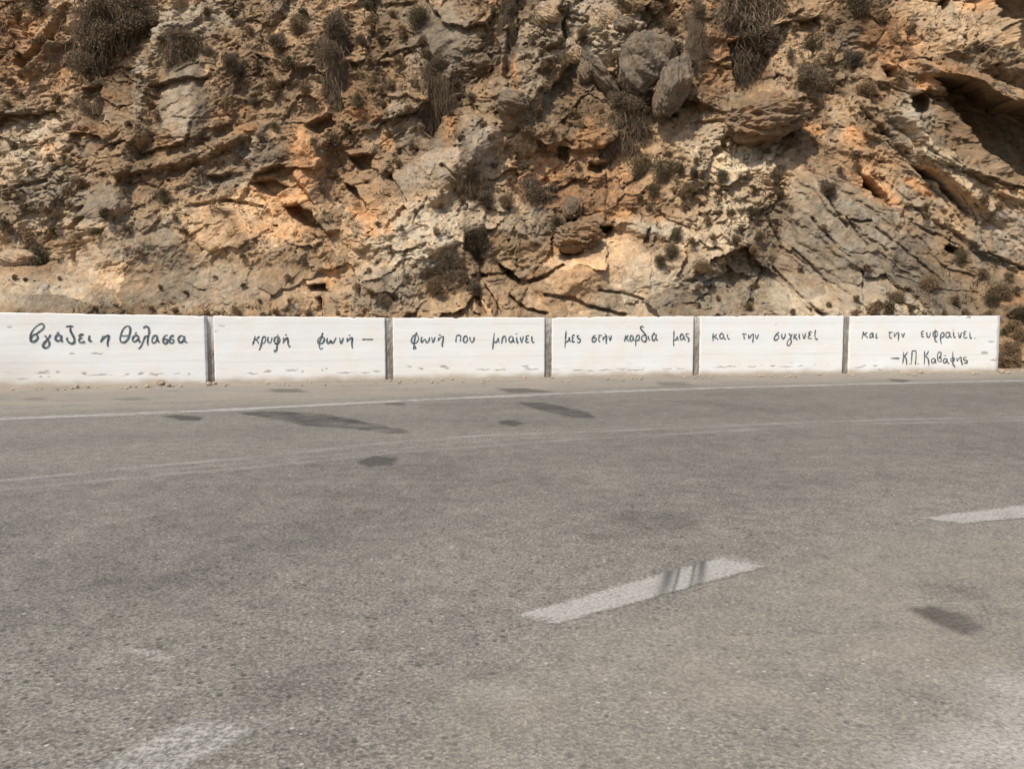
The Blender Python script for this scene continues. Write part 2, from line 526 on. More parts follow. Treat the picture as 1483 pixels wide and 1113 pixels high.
e1 = np.array(road_pt(292, 1036)) - np.array(road_pt(128, 1110)); e1 = e1 / np.linalg.norm(e1) * L1
c0 = np.array(road_pt(286, 1034)); c1 = np.array(road_pt(440, 1034))
strip_sheet("road_marking", c0 - e1, c0, c1, c1 - e1 * .94, n=200, m=40, cover=lambda u, v: -.27 + .08 * u)
# worn edge line
def edge_line(pts, w, cov):
    pts = np.array([road_pt(*q) for q in pts])
    t = np.linspace(0, len(pts) - 1, 600)
    px_ = np.interp(t, range(len(pts)), pts[:, 0]); py_ = np.interp(t, range(len(pts)), pts[:, 1])
    k = np.ones(25) / 25
    pad = lambda a: np.convolve(np.concatenate([np.full(12, a[0]), a, np.full(12, a[-1])]), k, 'valid')
    px_, py_ = pad(px_), pad(py_)
    tx, ty = np.gradient(px_), np.gradient(py_); l = np.hypot(tx, ty); nxx, nyy = -ty / l, tx / l
    v = np.linspace(-1, 1, 7)
    wig = 1 + .25 * pn(px_ * 2, py_ * 2, 60)
    x = px_[None] + v[:, None] * nxx * w * wig; y = py_[None] + v[:, None] * nyy * w * wig
    c = cov + .12 * (1 - np.abs(v))[:, None] + .12 * pn(x * .6, y * .6, 61)
    me = mesh_np("road_marking", np.stack([x, y, np.full_like(x, .003)], -1).reshape(-1, 3), grid_faces(600, 7), M_RPAINT)
    add_attr(me, 'cover', c)
    tag(link("road_marking", me), kind='structure')
edge_line(edge, .17, .63)
edge_line([(-60, 593), (0, 591), (78, 587.5)], .09, .52)
edge_line([(88, 586.5), (128, 584.5)], .09, .48)

# ------------------------------------------------------------------ parapet wall
def wall_hit(px, py):
    dx, dy, dz = ray(px, py)
    x = dx * 16 / dy
    for _ in range(25): x = dx / dy * float(wall_y(x))
    t = float(wall_y(x)) / dy
    return x, float(wall_y(x)), EYE + t * dz
wall = bpy.data.objects.new("roadside_parapet", None); COL.objects.link(wall)
wall.location = (_wp[3][0], float(wall_y(_wp[3][0])), 0)
tag(wall, "long low whitewashed roadside wall painted with a line of handwritten verse", "parapet")
WL = Vector(wall.location)
joints = [-16, 303.5, 563.5, 794, 1009, 1225.5, 1447]
tops = [452.3, 457.3, 460, 459.5, 457.8, 457.2, 457.2]
jx = [wall_hit(p, 500)[0] for p in joints]
jz = [wall_hit(p, t)[2] for p, t in zip(joints, tops)]
jx = [jx[0] - 3.5] + jx; jz = [jz[0] + .03] + jz
GAP = .072
chips = [  # row of chipped paint: photograph column, row, half width, half height
    (62, 540, 9, 1.6), (68, 537, 4, 1.5), (84, 539, 3, 2), (122, 541, 4, 2), (60, 546.5, 3, 1.5), (73, 546, 2, 1), (145, 543, 16, 1.2), (185, 542, 4, 1.6), (204, 541, 4, 2),
    (227, 542, 11, 1.4), (257, 541.5, 5, 1), (273, 542, 2, 2), (33, 549, 8, 1), (104, 513, 5, 1), (140, 512, 9, 1),
    (388, 537.5, 5, 2.2), (421, 536.5, 8, 1.6), (438, 538, 2, 1.5), (467, 535, 2, 3), (473, 533.5, 2, 2), (500, 540, 14, .8), (530, 540, 8, .8), (365, 541, 8, .7), (545, 538, 8, .8),
    (610, 534, 5, 1.8), (643, 530.5, 6, 2), (648, 533.5, 4, 1.6), (700, 535, 12, .9), (725, 535, 10, .8), (760, 530.5, 5, 1.6), (765, 533, 4, 1.2), (770, 535.5, 12, .8), (592, 531, 4, 1.2),
    (838, 536.5, 10, 1.2), (855, 537, 6, 1.2), (875, 536, 12, .9), (900, 534.5, 8, .8), (918, 536, 12, 1.1), (929, 535.5, 4, .9), (968, 534, 8, .9), (985, 533.5, 8, .8), (803, 535, 8, .9),
    (950, 545, 10, 1.4), (970, 543.5, 16, 1.2), (1045, 531.5, 12, .9), (1060, 530.5, 10, .8), (1090, 530.5, 8, 1), (1120, 529.5, 6, .7), (1140, 530.5, 12, .8), (1160, 530, 5, 1),
    (1244, 532, 8, 1), (1252, 530.5, 4, 1), (1268, 530, 3, 1.4), (1276, 535, 6, 1), (1426, 511, 6, 2.5), (1435, 495, 5, 1.2), (1403, 459.3, 4, 1.4), (1440, 521, 6, 1.5),
    (312, 480, 5, .8), (320, 472, 4, .8), (15, 473, 4, 1), (1123, 471, 1.5, 1), (1432, 538, 14, 1.3), (1300, 537, 6, .8)]
chipw = []
for c, r, hw, hh in chips:
    x, y, z = wall_hit(c, r); k = y / F
    chipw.append((x, z, hw * k * 1.05, hh * k))

FACE = []      # front faces, for laying the brush strokes on them
def face_y(pi, x, z):
    xs_, top, yy = FACE[pi]
    fx = np.clip((x - xs_[0]) / (xs_[-1] - xs_[0]) * (len(xs_) - 1), 0, len(xs_) - 1.001); i = int(fx); fx -= i
    fz = np.clip((z + .05) / (top[i] + .05) * (yy.shape[0] - 1), 0, yy.shape[0] - 1.001); j = int(fz); fz -= j
    return float((yy[j, i] * (1 - fx) + yy[j, i + 1] * fx) * (1 - fz) + (yy[j + 1, i] * (1 - fx) + yy[j + 1, i + 1] * fx) * fz)
def make_panel(x0, x1, z0, z1, left_end, right_end, last=False):
    n = int((x1 - x0) / .014); m = 92
    dpt = .27
    xs_ = np.linspace(x0, x1, n); vs_ = np.linspace(0, 1, m)
    xx, vv = np.meshgrid(xs_, vs_)
    top = z0 + (xx - x0) / (x1 - x0) * (z1 - z0) + .009 * pn(xx * 1.3, xx * 0 + 3, 70) + .007 * pn(xx * 7, xx * 0 + 7, 71) - .016 * sstep(.25, .5, pn(xx * 4.1 + 3, xx * 0 + 1, 85))
    zz = -.05 + vv * (top + .05)
    board = np.zeros_like(xx); disp = np.zeros_like(xx)
    for kb, hb in enumerate((.23, .42, .60, .78, .95, 1.10)):        # formwork board lines
        hz = hb + .02 * math.sin(x0 * 3 + kb * 2.1) + .006 * pn(xx * .7, xx * 0 + kb, 72)
        str_ = np.clip(.35 + 1.0 * fbm(xx * .9, xx * 0 + kb * 7.3, 73, 3), 0, 1)
        l = np.exp(-((zz - hz) / .006) ** 2) * str_
        board = np.maximum(board, l); disp += .0014 * sstep(-.008, .008, zz - hz) * (1 if kb % 2 else -1)
    disp += .004 * fbm(xx * 1.6, zz * 2.2, 74, 4) + .0007 * fbm(xx * 9, zz * 22, 75, 3)
    chip = np.zeros_like(xx)
    xw_ = xx + .04 * fbm(xx * 9, zz * 9, 76, 3); zw_ = zz + .03 * fbm(xx * 9, zz * 9, 77, 3)
    for cx, cz, hw, hh in chipw:
        if x0 - .3 < cx < x1 + .3:
            r = np.hypot((xw_ - cx) / max(hw, .02), (zw_ - cz) / max(hh * 1.0, .013)) + .9 * np.abs(fbm(xx * 14, zz * 30, 84, 3))
            chip = np.maximum(chip, .8 * sstep(1.35, .6, r))
    rag = fbm(xx * 3.1, zz * 16, 78, 5)
    chip = np.maximum(chip, .5 * sstep(.32, .5, rag) * np.exp(-((zz - .22) / .06) ** 2))
    if last:      # crumbled right-hand end
        dd = x1 - .035 - xx + .05 * fbm(zz * 3, zz * 0, 79, 4)
        chip = np.maximum(chip, .55 * sstep(.05, .0, dd))
        d2 = poly_sd(xx, zz, [wall_hit(*q)[0::2] for q in ((1236, 541), (1243, 531), (1268, 529.5), (1281, 540))])
        board = np.maximum(board, .6 * sstep(.02, .0, np.abs(d2)) * np.clip(.3 + 1.3 * rag, 0, 1))
    rim0 = np.minimum(np.minimum(xx - x0, x1 - xx), np.clip(top - zz, 0, 1)) + .022 * fbm(xx * 5, zz * 9, 86, 5, .65)
    chip = np.maximum(chip, .55 * sstep(.004, -.006, rim0))
    disp -= .004 * chip
    dirt = .85 * sstep(.16, .0, zz + .07 * fbm(xx * 2.4, zz * 4, 80, 4)) + .10 * sstep(.55, .1, zz) * np.clip(.4 + fbm(xx * .8, zz * .8, 81, 4), 0, 1)
    if not last and x0 < -8: dirt = dirt + .3 * sstep(.9, .2, xx - (x0)) * sstep(.9, .1, zz) * (x0 > -10)
    yy = wall_y(xx) - disp
    # bring the rims of the front face back a touch: softened arrises
    rim = np.minimum(np.minimum(xx - x0, x1 - xx), np.clip(top - zz, 0, 1))
    yy = yy + .004 * sstep(.014, 0, rim + .006 * pn(xx * 14, zz * 14, 82))
    FACE.append((xs_, top[0], yy))
    front = np.stack([xx, yy, zz], -1).reshape(-1, 3)
    faces = [grid_faces(n, m)]
    V = [front]; base = len(front)
    # top, back and both ends as strips running to the back plane
    bx = xs_; by = wall_y(bx) + dpt; bz = top[-1] - .004
    V.append(np.stack([bx, by, bz], -1)); V.append(np.stack([bx, by, np.full(n, -.05)], -1))
    i = np.arange(n - 1); tf = (m - 1) * n + i
    faces.append(np.stack([tf, tf + 1, base + i + 1, base + i], 1))
    faces.append(np.stack([base + i, base + i + 1, base + n + i + 1, base + n + i], 1))
    ends = base + 2 * n
    for side_, col in ((0, 0), (1, n - 1)):
        ez = zz[:, col]; ex = np.full(m, xs_[col]); ey = np.full(m, float(wall_y(xs_[col])) + dpt)
        V.append(np.stack([ex, ey, np.minimum(ez, bz[col])], -1))
        j = np.arange(m - 1); fr = j * n + col; bk = ends + side_ * m + j
        q = np.stack([fr, fr + n, bk + 1, bk], 1)
        faces.append(q if side_ == 0 else q[:, ::-1])
    V = np.concatenate(V); V = V - np.array(WL)
    me = mesh_np("panel", V, np.concatenate(faces), M_WHITE)
    ex_n = len(V) - len(front)
    for nm, a in (('chip', chip), ('board', board), ('dirt', dirt)):
        add_attr(me, nm, np.concatenate([np.clip(a, 0, .9).ravel(), np.zeros(ex_n)]))
    return me

panel_labels = ["blank white panel left of the first verse panel",
    "white wall panel with the first three painted words", "white wall panel with two painted words and a dash",
    "white wall panel with three painted words and slanting scuffs below", "white wall panel with four painted words",
    "white wall panel with three evenly spaced painted words", "end wall panel with the signature line under the verse"]
panels = []
for i in range(7):
    a = jx[i] + (GAP if i else 0); b_ = jx[i + 1] - (GAP if i < 6 else 0)
    o = link("wall_panel", make_panel(a, b_, jz[i], jz[i + 1], True, True, i == 6), wall)
    o['label'] = panel_labels[i]
    panels.append(o)
# recessed concrete posts in the joints
for i in range(1, 7):
    if i >= 7: break
    x = jx[i]; h = jz[i] - .012
    n, m = 18, 110
    w = GAP + .004
    xx, zz = np.meshgrid(np.linspace(x - w, x + w, n), np.linspace(-.05, h, m))
    dep = [.0, .04, .085, .035, .03, .045, .05][i]
    yy = wall_y(xx) + dep - .022 * fbm(xx * 16, zz * 7, 90 + i, 4) + .01 * np.abs((xx - x) / w) ** 3
    V = np.stack([xx, yy, zz], -1).reshape(-1, 3)
    bk = np.stack([np.linspace(x - w, x + w, n), wall_y(np.linspace(x - w, x + w, n)) + .26, np.full(n, h)], -1)
    fc = grid_faces(n, m); k = np.arange(n - 1); t0 = (m - 1) * n
    fc = np.concatenate([fc, np.stack([t0 + k, t0 + k + 1, len(V) + k + 1, len(V) + k], 1)])
    wash = np.clip(sstep(.45, 1.25, zz) * [.0, .4, .75, .32, .42, .6, .15][i] + .25 * fbm(xx * 12, zz * 5, 95 + i, 4), 0, .8)
    P = np.concatenate([V, bk]) - np.array(WL)
    me = mesh_np("joint_post", P, fc, M_CONC)
    add_attr(me, 'wash', np.concatenate([wash.ravel(), np.full(n, .4)]))
    link("joint_post", me, wall)

# handwriting: brush strokes measured on the photograph, laid on the wall face
WORDS = [
 (1, "first word of the verse, with a tall looped first letter", (30, 455, 140 / 1483), 3.4, """
150,400 150,330 175,270 220,205 280,160 330,145 360,185 335,230 280,275 245,305 265,350 250,390 205,420 165,410 155,380 185,330 235,300
365,325 395,350 410,390 440,430 430,490 385,515 345,495 355,450 400,400 440,350 460,310
635,320 625,370 590,405 545,400 535,360 565,320 610,330 625,380 640,430
566,272 576,292
685,190 740,186 810,188
765,190 765,255 800,320 825,380 820,430 780,450 735,425 710,385 720,355
968,318 930,310 903,338 925,360 952,362
925,362 893,395 910,428 950,430 987,415
1062,320 1050,370 1065,410 1100,412"""),
 (1, "short single-letter word", (30, 455, 140 / 1483), 3.2, """
1262,325 1255,370 1228,432
1232,428 1290,350 1348,325 1352,370 1335,430 1337,502"""),
 (1, "long word ending the first panel", (150, 455, 140 / 1483), 3.2, """
375,180 410,215 405,290 380,370 330,425 280,430 255,390 265,320 295,240 340,190 375,180
265,330 330,332 392,328
530,330 490,325 455,355 445,395 470,420 505,405 535,365 540,330
535,340 540,380 548,410 565,430
488,280 502,294
610,215 650,185 690,210 700,280 685,360 675,430 682,482
690,330 640,345 610,410 575,490 535,532
830,340 790,325 755,360 745,410 765,440 805,415 835,345
830,345 825,390 860,435
985,320 945,330 920,370 920,430 950,450 980,425 970,385 930,385
1080,325 1035,340 1015,390 1020,430 1050,445 1075,420 1070,385 1030,390
1230,340 1185,330 1150,370 1160,420 1200,425 1235,380 1240,330
1237,340 1242,390 1255,420 1288,435"""),
 (2, "five-letter word in thin blue-black strokes", (350, 465, 100 / 1483), 2.5, """
292,312 270,400 235,512
385,325 330,370 285,400
285,385 330,415 372,492
440,370 430,450 410,540 375,625
435,400 470,335 510,350 510,420 470,475 430,470
570,330 560,420 590,465 630,440 655,340
775,330 720,350 700,420 730,480 790,470 820,410 800,345 770,330
778,275 775,400 765,500 750,610 715,655 693,605
905,350 895,410 888,478
888,478 940,390 985,355 995,420 1000,500 1025,548 1045,520
948,280 952,305"""),
 (2, "four-letter word standing before the dash", (440, 465, 120 / 1483), 2.6, """
320,275 265,310 250,380 290,405 345,380 370,320 330,275
340,205 310,300 275,400 285,470 305,500 345,475
420,290 415,370 440,395 485,350 500,390 540,370 578,285
640,290 665,395 712,292
785,295 770,372
768,375 830,310 872,300 860,380 865,450 873,488
815,243 821,262
1040,325 1140,325 1240,326"""),
 (3, "four-letter word beside the second joint", (580, 465, 120 / 1483), 2.5, """
285,240 225,270 195,350 230,400 290,380 325,310 305,250 275,240
292,195 265,280 245,380 240,440 235,495 280,485
245,430 285,490
385,275 370,340 385,375 440,320 465,385 510,345 520,285
560,280 580,378 622,280
685,285 685,330 665,350
668,348 720,290 765,275 760,350 745,420 756,462
701,236 708,254"""),
 (3, "short three-letter word", (580, 465, 120 / 1483), 2.5, """
992,378 998,290 1005,252
1000,255 1040,250 1082,260
1080,258 1075,320 1072,362
1160,265 1130,300 1130,360 1165,380 1195,340 1190,280 1160,265
1240,278 1250,340 1280,378 1310,345 1320,278"""),
 (3, "seven-letter word with a long first downstroke", (690, 465, 100 / 1483), 2.4, """
385,248 370,380 360,480 350,605
375,430 415,458 455,410 468,360 475,420 492,468
562,335 552,410 540,488
550,400 570,340 610,325 632,370 630,468
790,345 740,325 700,370 705,430 745,450 780,410 790,340
790,350 795,425 822,457
862,340 865,400 880,472 902,432
856,262 862,278
940,330 970,462 1007,322
1130,315 1090,305 1065,345 1075,375 1110,380
1080,380 1060,420 1080,455 1138,445
1190,320 1190,400 1210,455 1248,447"""),
 (4, "three-letter word after the third joint", (810, 465, 100 / 1483), 2.4, """
148,205 135,350 130,450 118,575
135,430 165,440 205,400 215,350 225,410 247,448
332,295 290,310 275,350 315,365
290,368 275,410 295,440 332,435
432,310 390,315 395,360 440,390 450,430 415,465 383,435"""),
 (4, "four-letter article with a dot accent", (810, 465, 100 / 1483), 2.4, """
782,300 730,330 705,390 720,440 770,430 795,385 770,355 725,380
838,305 880,302 918,305
862,310 845,380 855,430 878,430
945,330 935,402
932,412 985,330 1015,315 1010,400 1005,440 1016,492
981,266 988,282
1062,308 1090,408 1122,298"""),
 (4, "six-letter word with a tall curled letter", (895, 465, 110 / 1483), 2.4, """
152,262 140,340 123,402
208,268 150,335
150,330 180,355 213,397
290,290 255,285 235,330 245,380 280,370 300,295
298,300 302,355 332,380
372,268 350,350 345,482
360,310 395,265 420,300 405,360 360,380
508,128 470,100 440,120 460,170 510,225 550,290 550,370 515,400 465,365 465,310 500,275 540,280
590,288 600,350 628,377
735,260 690,255 665,310 680,370 715,370 745,290 740,250
742,260 750,350 778,377
699,215 703,232"""),
 (4, "last word of the fourth panel", (895, 465, 110 / 1483), 2.4, """
1093,180 1090,300 1085,400 1090,485
1095,360 1130,365 1160,300 1165,350 1187,377
1275,270 1235,255 1215,310 1225,360 1260,350 1285,270
1283,275 1295,350 1327,367
1382,250 1335,245 1335,290 1375,330 1385,380 1358,402"""),
 (5, "first small word of the fifth panel", (1020, 465, 90 / 1483), 2.2, """
210,280 205,380 210,485
298,308 225,370
218,370 280,395 333,447
460,320 415,290 370,330 375,390 420,415 455,370 460,310
462,320 475,410 512,437
550,308 555,380 585,425 608,415"""),
 (5, "second small word of the fifth panel", (1020, 465, 90 / 1483), 2.2, """
900,308 960,306 1012,308
950,310 945,380 967,432
1065,308 1055,370 1075,415
1070,412 1120,340 1165,300 1170,370 1160,440 1155,508
1215,318 1250,423 1297,308"""),
 (5, "last long word of the fifth panel", (1110, 465, 90 / 1483), 2.3, """
302,262 240,310 190,390 190,440 235,450 290,400 290,345 245,330 215,360
370,288 365,370 395,415 435,380 450,285
528,288 570,340 582,402
612,293 590,370 540,430 495,500 500,570 550,570 590,500 580,430 560,400
670,298 660,370 648,433
722,303 670,365
668,355 737,452
785,288 780,380 802,432
860,288 895,413 937,283
1087,275 1040,250 1015,290 1060,330
1030,330 995,370 1020,410 1087,410
1170,200 1155,330 1170,410 1195,435 1222,410"""),
 (6, "first small word of the end panel", (1240, 470, 90 / 1483), 2.2, """
172,160 160,250 132,340
268,178 180,240
182,235 225,260 272,317
400,200 350,210 320,270 335,310 380,280 405,198
402,205 400,290 423,312
490,198 470,270 480,315 517,300"""),
 (6, "second small word of the end panel", (1240, 470, 90 / 1483), 2.2, """
765,185 820,183 868,185
800,190 790,270 820,320 847,310
910,188 905,250 915,292
913,288 960,210 1010,195 1010,280 1005,383
1083,203 1115,298 1153,188"""),
 (6, "long word ending in a full stop", (1325, 470, 100 / 1483), 2.2, """
192,145 145,150 135,190 185,205
150,205 145,250 193,265
250,158 260,240 290,275 320,235 327,158
430,140 390,180 395,240 440,265 480,220 470,150 430,140
432,92 432,240 430,320 460,372 482,345
550,198 550,300 566,420
555,220 590,165 625,195 615,250 565,275
740,170 690,165 660,210 670,260 705,275 745,220 745,165
745,170 755,250 788,277
830,158 830,230 850,275 878,265
821,112 826,124
928,163 960,278 1003,158
1112,150 1060,150 1055,195 1095,205
1065,210 1045,250 1070,285 1128,270
1180,153 1180,240 1195,290 1223,270
1281,288 1289,300"""),
 (6, "two initials of the signature", (1280, 500, 130 / 1483), 2.3, """
112,212 190,213 263,212
325,105 325,200 310,305
398,102 330,195
322,185 365,210 380,325
423,296 431,302
455,318 462,180 465,92
458,92 500,90 538,94
532,95 530,200 520,323
560,296 568,302"""),
 (6, "surname of the signature", (1280, 500, 130 / 1483), 2.3, """
670,90 672,200 668,315
743,90 690,175
672,180 725,210 747,330
840,215 800,220 785,265 810,290 845,255 845,215
845,220 850,270 868,297
895,260 885,160 910,110 945,125 935,180 905,205
905,203 945,215 945,262 900,262
1035,225 1000,220 980,265 1005,290 1040,250 1045,215
1044,220 1055,285 1083,297
1011,165 1018,174
1135,205 1105,225 1115,260 1155,255 1160,215 1130,205
1138,97 1138,220 1140,300 1178,363
1205,203 1210,262
1210,262 1255,200 1275,200 1280,260 1303,333
1368,195 1325,200 1325,240 1370,250 1370,290 1318,285"""),
]
def catmull(P, k=7):
    P = np.array(P, float)
    if len(P) == 2:
        t = np.linspace(0, 1, k)[:, None]; return P[0] * (1 - t) + P[1] * t
    closed = np.allclose(P[0], P[-1])
    Q = np.vstack([P[-2] if closed else 2 * P[0] - P[1], P, P[1] if closed else 2 * P[-1] - P[-2]])
    out = []
    for i in range(1, len(Q) - 2):
        p0, p1, p2, p3 = Q[i - 1:i + 3]
        for t in np.arange(0, 1, 1 / k):
            out.append(.5 * (2 * p1 + (p2 - p0) * t + (2 * p0 - 5 * p1 + 4 * p2 - p3) * t * t + (3 * p1 - p0 - 3 * p2 + p3) * t ** 3))
    out.append(P[-1])
    return np.array(out)
WORDS2 = []
for w in WORDS:                      # the two long dashes are marks of their own
    lines = w[4].strip().split('\n')
    dash = [l for l in lines if l.startswith('1040,325') or l.startswith('112,212')]
    WORDS2.append(w[:4] + ('\n'.join(l for l in lines if l not in dash),))
    if dash: WORDS2.append((w[0], "painted dash after the second panel's words" if w[0] == 2 else "painted dash before the signature", w[2], w[3], dash[0]))
srn = random.Random(5)
for wi, (pi, lab, (ox, oy, sc_), wpx, data) in enumerate(WORDS2):
    V = []; Fc = []
    lift = .0035
    for li, line in enumerate([l for l in data.strip().split('\n')]):
        pts = [tuple(map(float, q.split(','))) for q in line.split()]
        crv = catmull([(ox + a * sc_, oy + b * sc_) for a, b in pts])
        # to wall face metres (x along the wall, z up)
        W = []
        for a, b in crv:
            x, y, z = wall_hit(a, b); W.append((x, z, y / F))
        W = np.array(W)
        tx, tz = np.gradient(W[:, 0]), np.gradient(W[:, 1]); l = np.hypot(tx, tz) + 1e-9
        n = len(W); s = np.linspace(0, 1, n)
        ph = srn.random() * 6
        hw = wpx * .47 * W[:, 2] * (.88 + .20 * np.sin(s * 5 + ph) + .10 * np.sin(s * 17 + ph * 2))
        endt = np.minimum(np.minimum(s, 1 - s) * n / 2.5, 1)
        hw = hw * (.45 + .55 * endt ** .6)
        if len(pts) == 2 and np.hypot(pts[0][0] - pts[1][0], pts[0][1] - pts[1][1]) < 45: hw = np.full(n, wpx * .48 * W[:, 2].mean())
        nx_, nz_ = -tz / l, tx / l
        b0 = len(V)
        lf = lift + .0006 * (li % 4)
        for i in range(n):
            for sg in (-1, 1):
                x = W[i, 0] + sg * nx_[i] * hw[i]; z = W[i, 1] + sg * nz_[i] * hw[i]
                V.append((x, face_y(pi, x, z) - lf, z))
        for i in range(n - 1):
            Fc.append((b0 + 2 * i, b0 + 2 * i + 1, b0 + 2 * i + 3, b0 + 2 * i + 2))
    nm_ = "painted_dash" if lab.startswith("painted dash") else "painted_word"
    me = mesh_np(nm_, np.array(V) - np.array(WL), np.array(Fc), M_INK)
    o = link(nm_, me, panels[pi])
    o['label'] = lab

# ------------------------------------------------------------------ rock face
# base plane of the cliff; u runs along the road, v is height
BY, BX, BZ = 24.0, -.15, .45
def cliff_uv(px, py):
    dx, dy, dz = ray(px, py)
    t = (BY + BZ * EYE) / (dy - BX * dx - BZ * dz)
    return dx * t, EYE + dz * t
def survey_xy(u, v):
    """photograph position of a point of the base plane"""
    y = BY + BX * u + BZ * v; z = v - EYE
    f = y * CP - z * SP; up = y * SP + z * CP
    return IW / 2 + F * u / f, IH / 2 - F * up / f
NU, NV = 1720, 700
us = np.linspace(-23, 24, NU); vs = np.linspace(-.5, 16.5, NV)
U, V0 = np.meshgrid(us, vs); U = U.astype(np.float32); V0 = V0.astype(np.float32)
GX, GY = survey_xy(U, V0)
GX = GX.astype(np.float32); GY = GY.astype(np.float32)
wx = 9 * fbm(U * .9, V0 * .9, 101, 5); wy = 9 * fbm(U * .9, V0 * .9, 102, 5)
fx_ = 4 * fbm(U * 4, V0 * 4, 103, 4); fy_ = 4 * fbm(U * 4, V0 * 4, 104, 4)
PXw, PYw = GX + wx + fx_, GY + wy + fy_

def ell(cx, cy, rx, ry, ang=0, x=None, y=None):
    x = PXw if x is None else x; y = PYw if y is None else y
    a = math.radians(ang); c, s = math.cos(a), math.sin(a)
    dx, dy = x - cx, y - cy
    return np.hypot((dx * c + dy * s) / rx, (-dx * s + dy * c) / ry)

D = np.zeros_like(U)                  # out of the rock (towards the viewer), metres
# broad shapes: (x, y, rx, ry, angle, height)
for cx, cy, rx, ry, an, h in (
    (270, 150, 55, 90, 0, .7), (130, 90, 60, 80, -20, -.9), (60, 220, 70, 80, 0, .35), (200, 330, 110, 60, 10, .5), (60, 425, 110, 40, 4, 1.0),
    (420, 250, 50, 70, 0, .4), (360, 350, 120, 40, 0, .25), (350, 430, 160, 40, 0, .55), (500, 265, 40, 70, 10, -.7), (480, 100, 45, 90, 0, -.6), (590, 130, 70, 80, 0, .35),
    (640, 60, 70, 70, 0, .4), (640, 240, 50, 50, 30, .35), (692, 222, 30, 52, 5, .75), (610, 360, 100, 60, -30, .75), (560, 425, 70, 35, 0, .6), (760, 180, 60, 70, 0, .4),
    (660, 390, 40, 60, 20, -.45), (720, 430, 60, 40, 20, .3), (760, 345, 60, 45, 30, .35), (790, 260, 60, 50, 0, -.5), (880, 230, 80, 30, 0, -.35), (870, 300, 80, 25, 0, .4),
    (890, 400, 150, 60, -6, .95), (840, 400, 60, 30, -25, .3), (835, 338, 34, 26, 0, .75), (930, 330, 80, 16, 8, .55), (930, 180, 60, 60, 0, -.5), (830, 60, 90, 60, 0, .3),
    (1060, 240, 100, 60, 10, .3), (1080, 70, 60, 90, 0, -.9), (1110, 168, 66, 32, -14, 1.1), (1180, 100, 60, 60, 0, .35), (1300, 70, 60, 40, 35, .3), (1400, 55, 70, 45, 30, .8),
    (1410, 118, 110, 18, 22, .9), (1340, 190, 120, 22, 43, .55), (1390, 262, 110, 18, 38, .7), (1245, 200, 40, 60, 0, .3), (1220, 330, 120, 90, 40, .45), (1270, 400, 120, 60, 35, .35),
    (1445, 340, 55, 65, 0, .35), (1460, 430, 60, 40, 0, .7), (1080, 390, 120, 70, 20, .3), (1250, 440, 220, 40, 2, .7)):
    r = ell(cx, cy, rx, ry, an)
    D += h * sstep(1.25, .15, r)
# ribs and ledges
def rib(pts, w, h, sharp=.2):
    global D
    D = D + h * sstep(w, w * sharp, line_d(PXw, PYw, pts))
rib([(255, -10), (232, 50), (214, 90), (205, 170), (170, 240), (165, 300)], 22, .7)
rib([(40, 100), (70, 60), (80, 40)], 20, .5)
rib([(175, 245), (255, 236), (310, 215), (360, 190)], 15, .55)
rib([(540, 335), (620, 270), (690, 190), (750, 125)], 48, .75)
rib([(430, 250), (458, 290), (480, 330)], 12, .4)
rib([(1250, 150), (1340, 230), (1430, 300)], 16, .35)
rib([(1290, 150), (1400, 250), (1483, 285)], 16, .45)
rib([(1000, 55), (1130, 40), (1160, 60)], 14, .2)

# masks of rock character
slab = sstep(-25, 25, poly_sd(PXw, PYw, [(1130, 460), (1110, 380), (1160, 250), (1215, 215), (1260, 260), (1330, 330), (1420, 385), (1483, 400), (1483, 470), (1130, 475)]))
bed = np.maximum(slab, sstep(-30, 30, poly_sd(PXw, PYw, [(1230, 130), (1300, 90), (1600, 150), (1600, 420), (1400, 380), (1260, 260)])))
smooth_ = np.maximum(sstep(-12, 14, poly_sd(PXw, PYw, [(745, 425), (800, 385), (880, 350), (940, 355), (1000, 420), (1010, 470), (760, 470)])),
                     np.maximum(sstep(1.2, .6, ell(268, 150, 40, 75)), np.maximum(sstep(1.2, .6, ell(640, 45, 45, 50)), sstep(1.2, .5, ell(695, 222, 24, 45)))))
smooth_ = np.maximum(smooth_, .84 * slab)
for a, w in (((60, 428, 105, 30, 5), .95), ((210, 385, 120, 60, 0), .86), ((350, 415, 150, 45, 0), .78), ((150, 295, 34, 38, 0), .85), ((640, 238, 38, 34, 0), .7), ((600, 262, 30, 26, 0), .7),
             ((310, 340, 60, 40, 0), .5), ((105, 198, 45, 20, 20), .7), ((440, 230, 26, 40, 0), .5), ((1445, 345, 50, 55, 0), .4), ((610, 350, 90, 45, -32), .3), ((1110, 165, 50, 24, -14), .4)):
    smooth_ = np.maximum(smooth_, w * sstep(1.2, .7, ell(*a)))
smooth_ = smooth_.astype(np.float32)
scree = np.maximum(sstep(1.15, .7, ell(1060, 270, 90, 90, 15)), np.maximum(sstep(1.15, .7, ell(840, 55, 80, 60)), sstep(1.2, .6, ell(60, 230, 90, 110))))

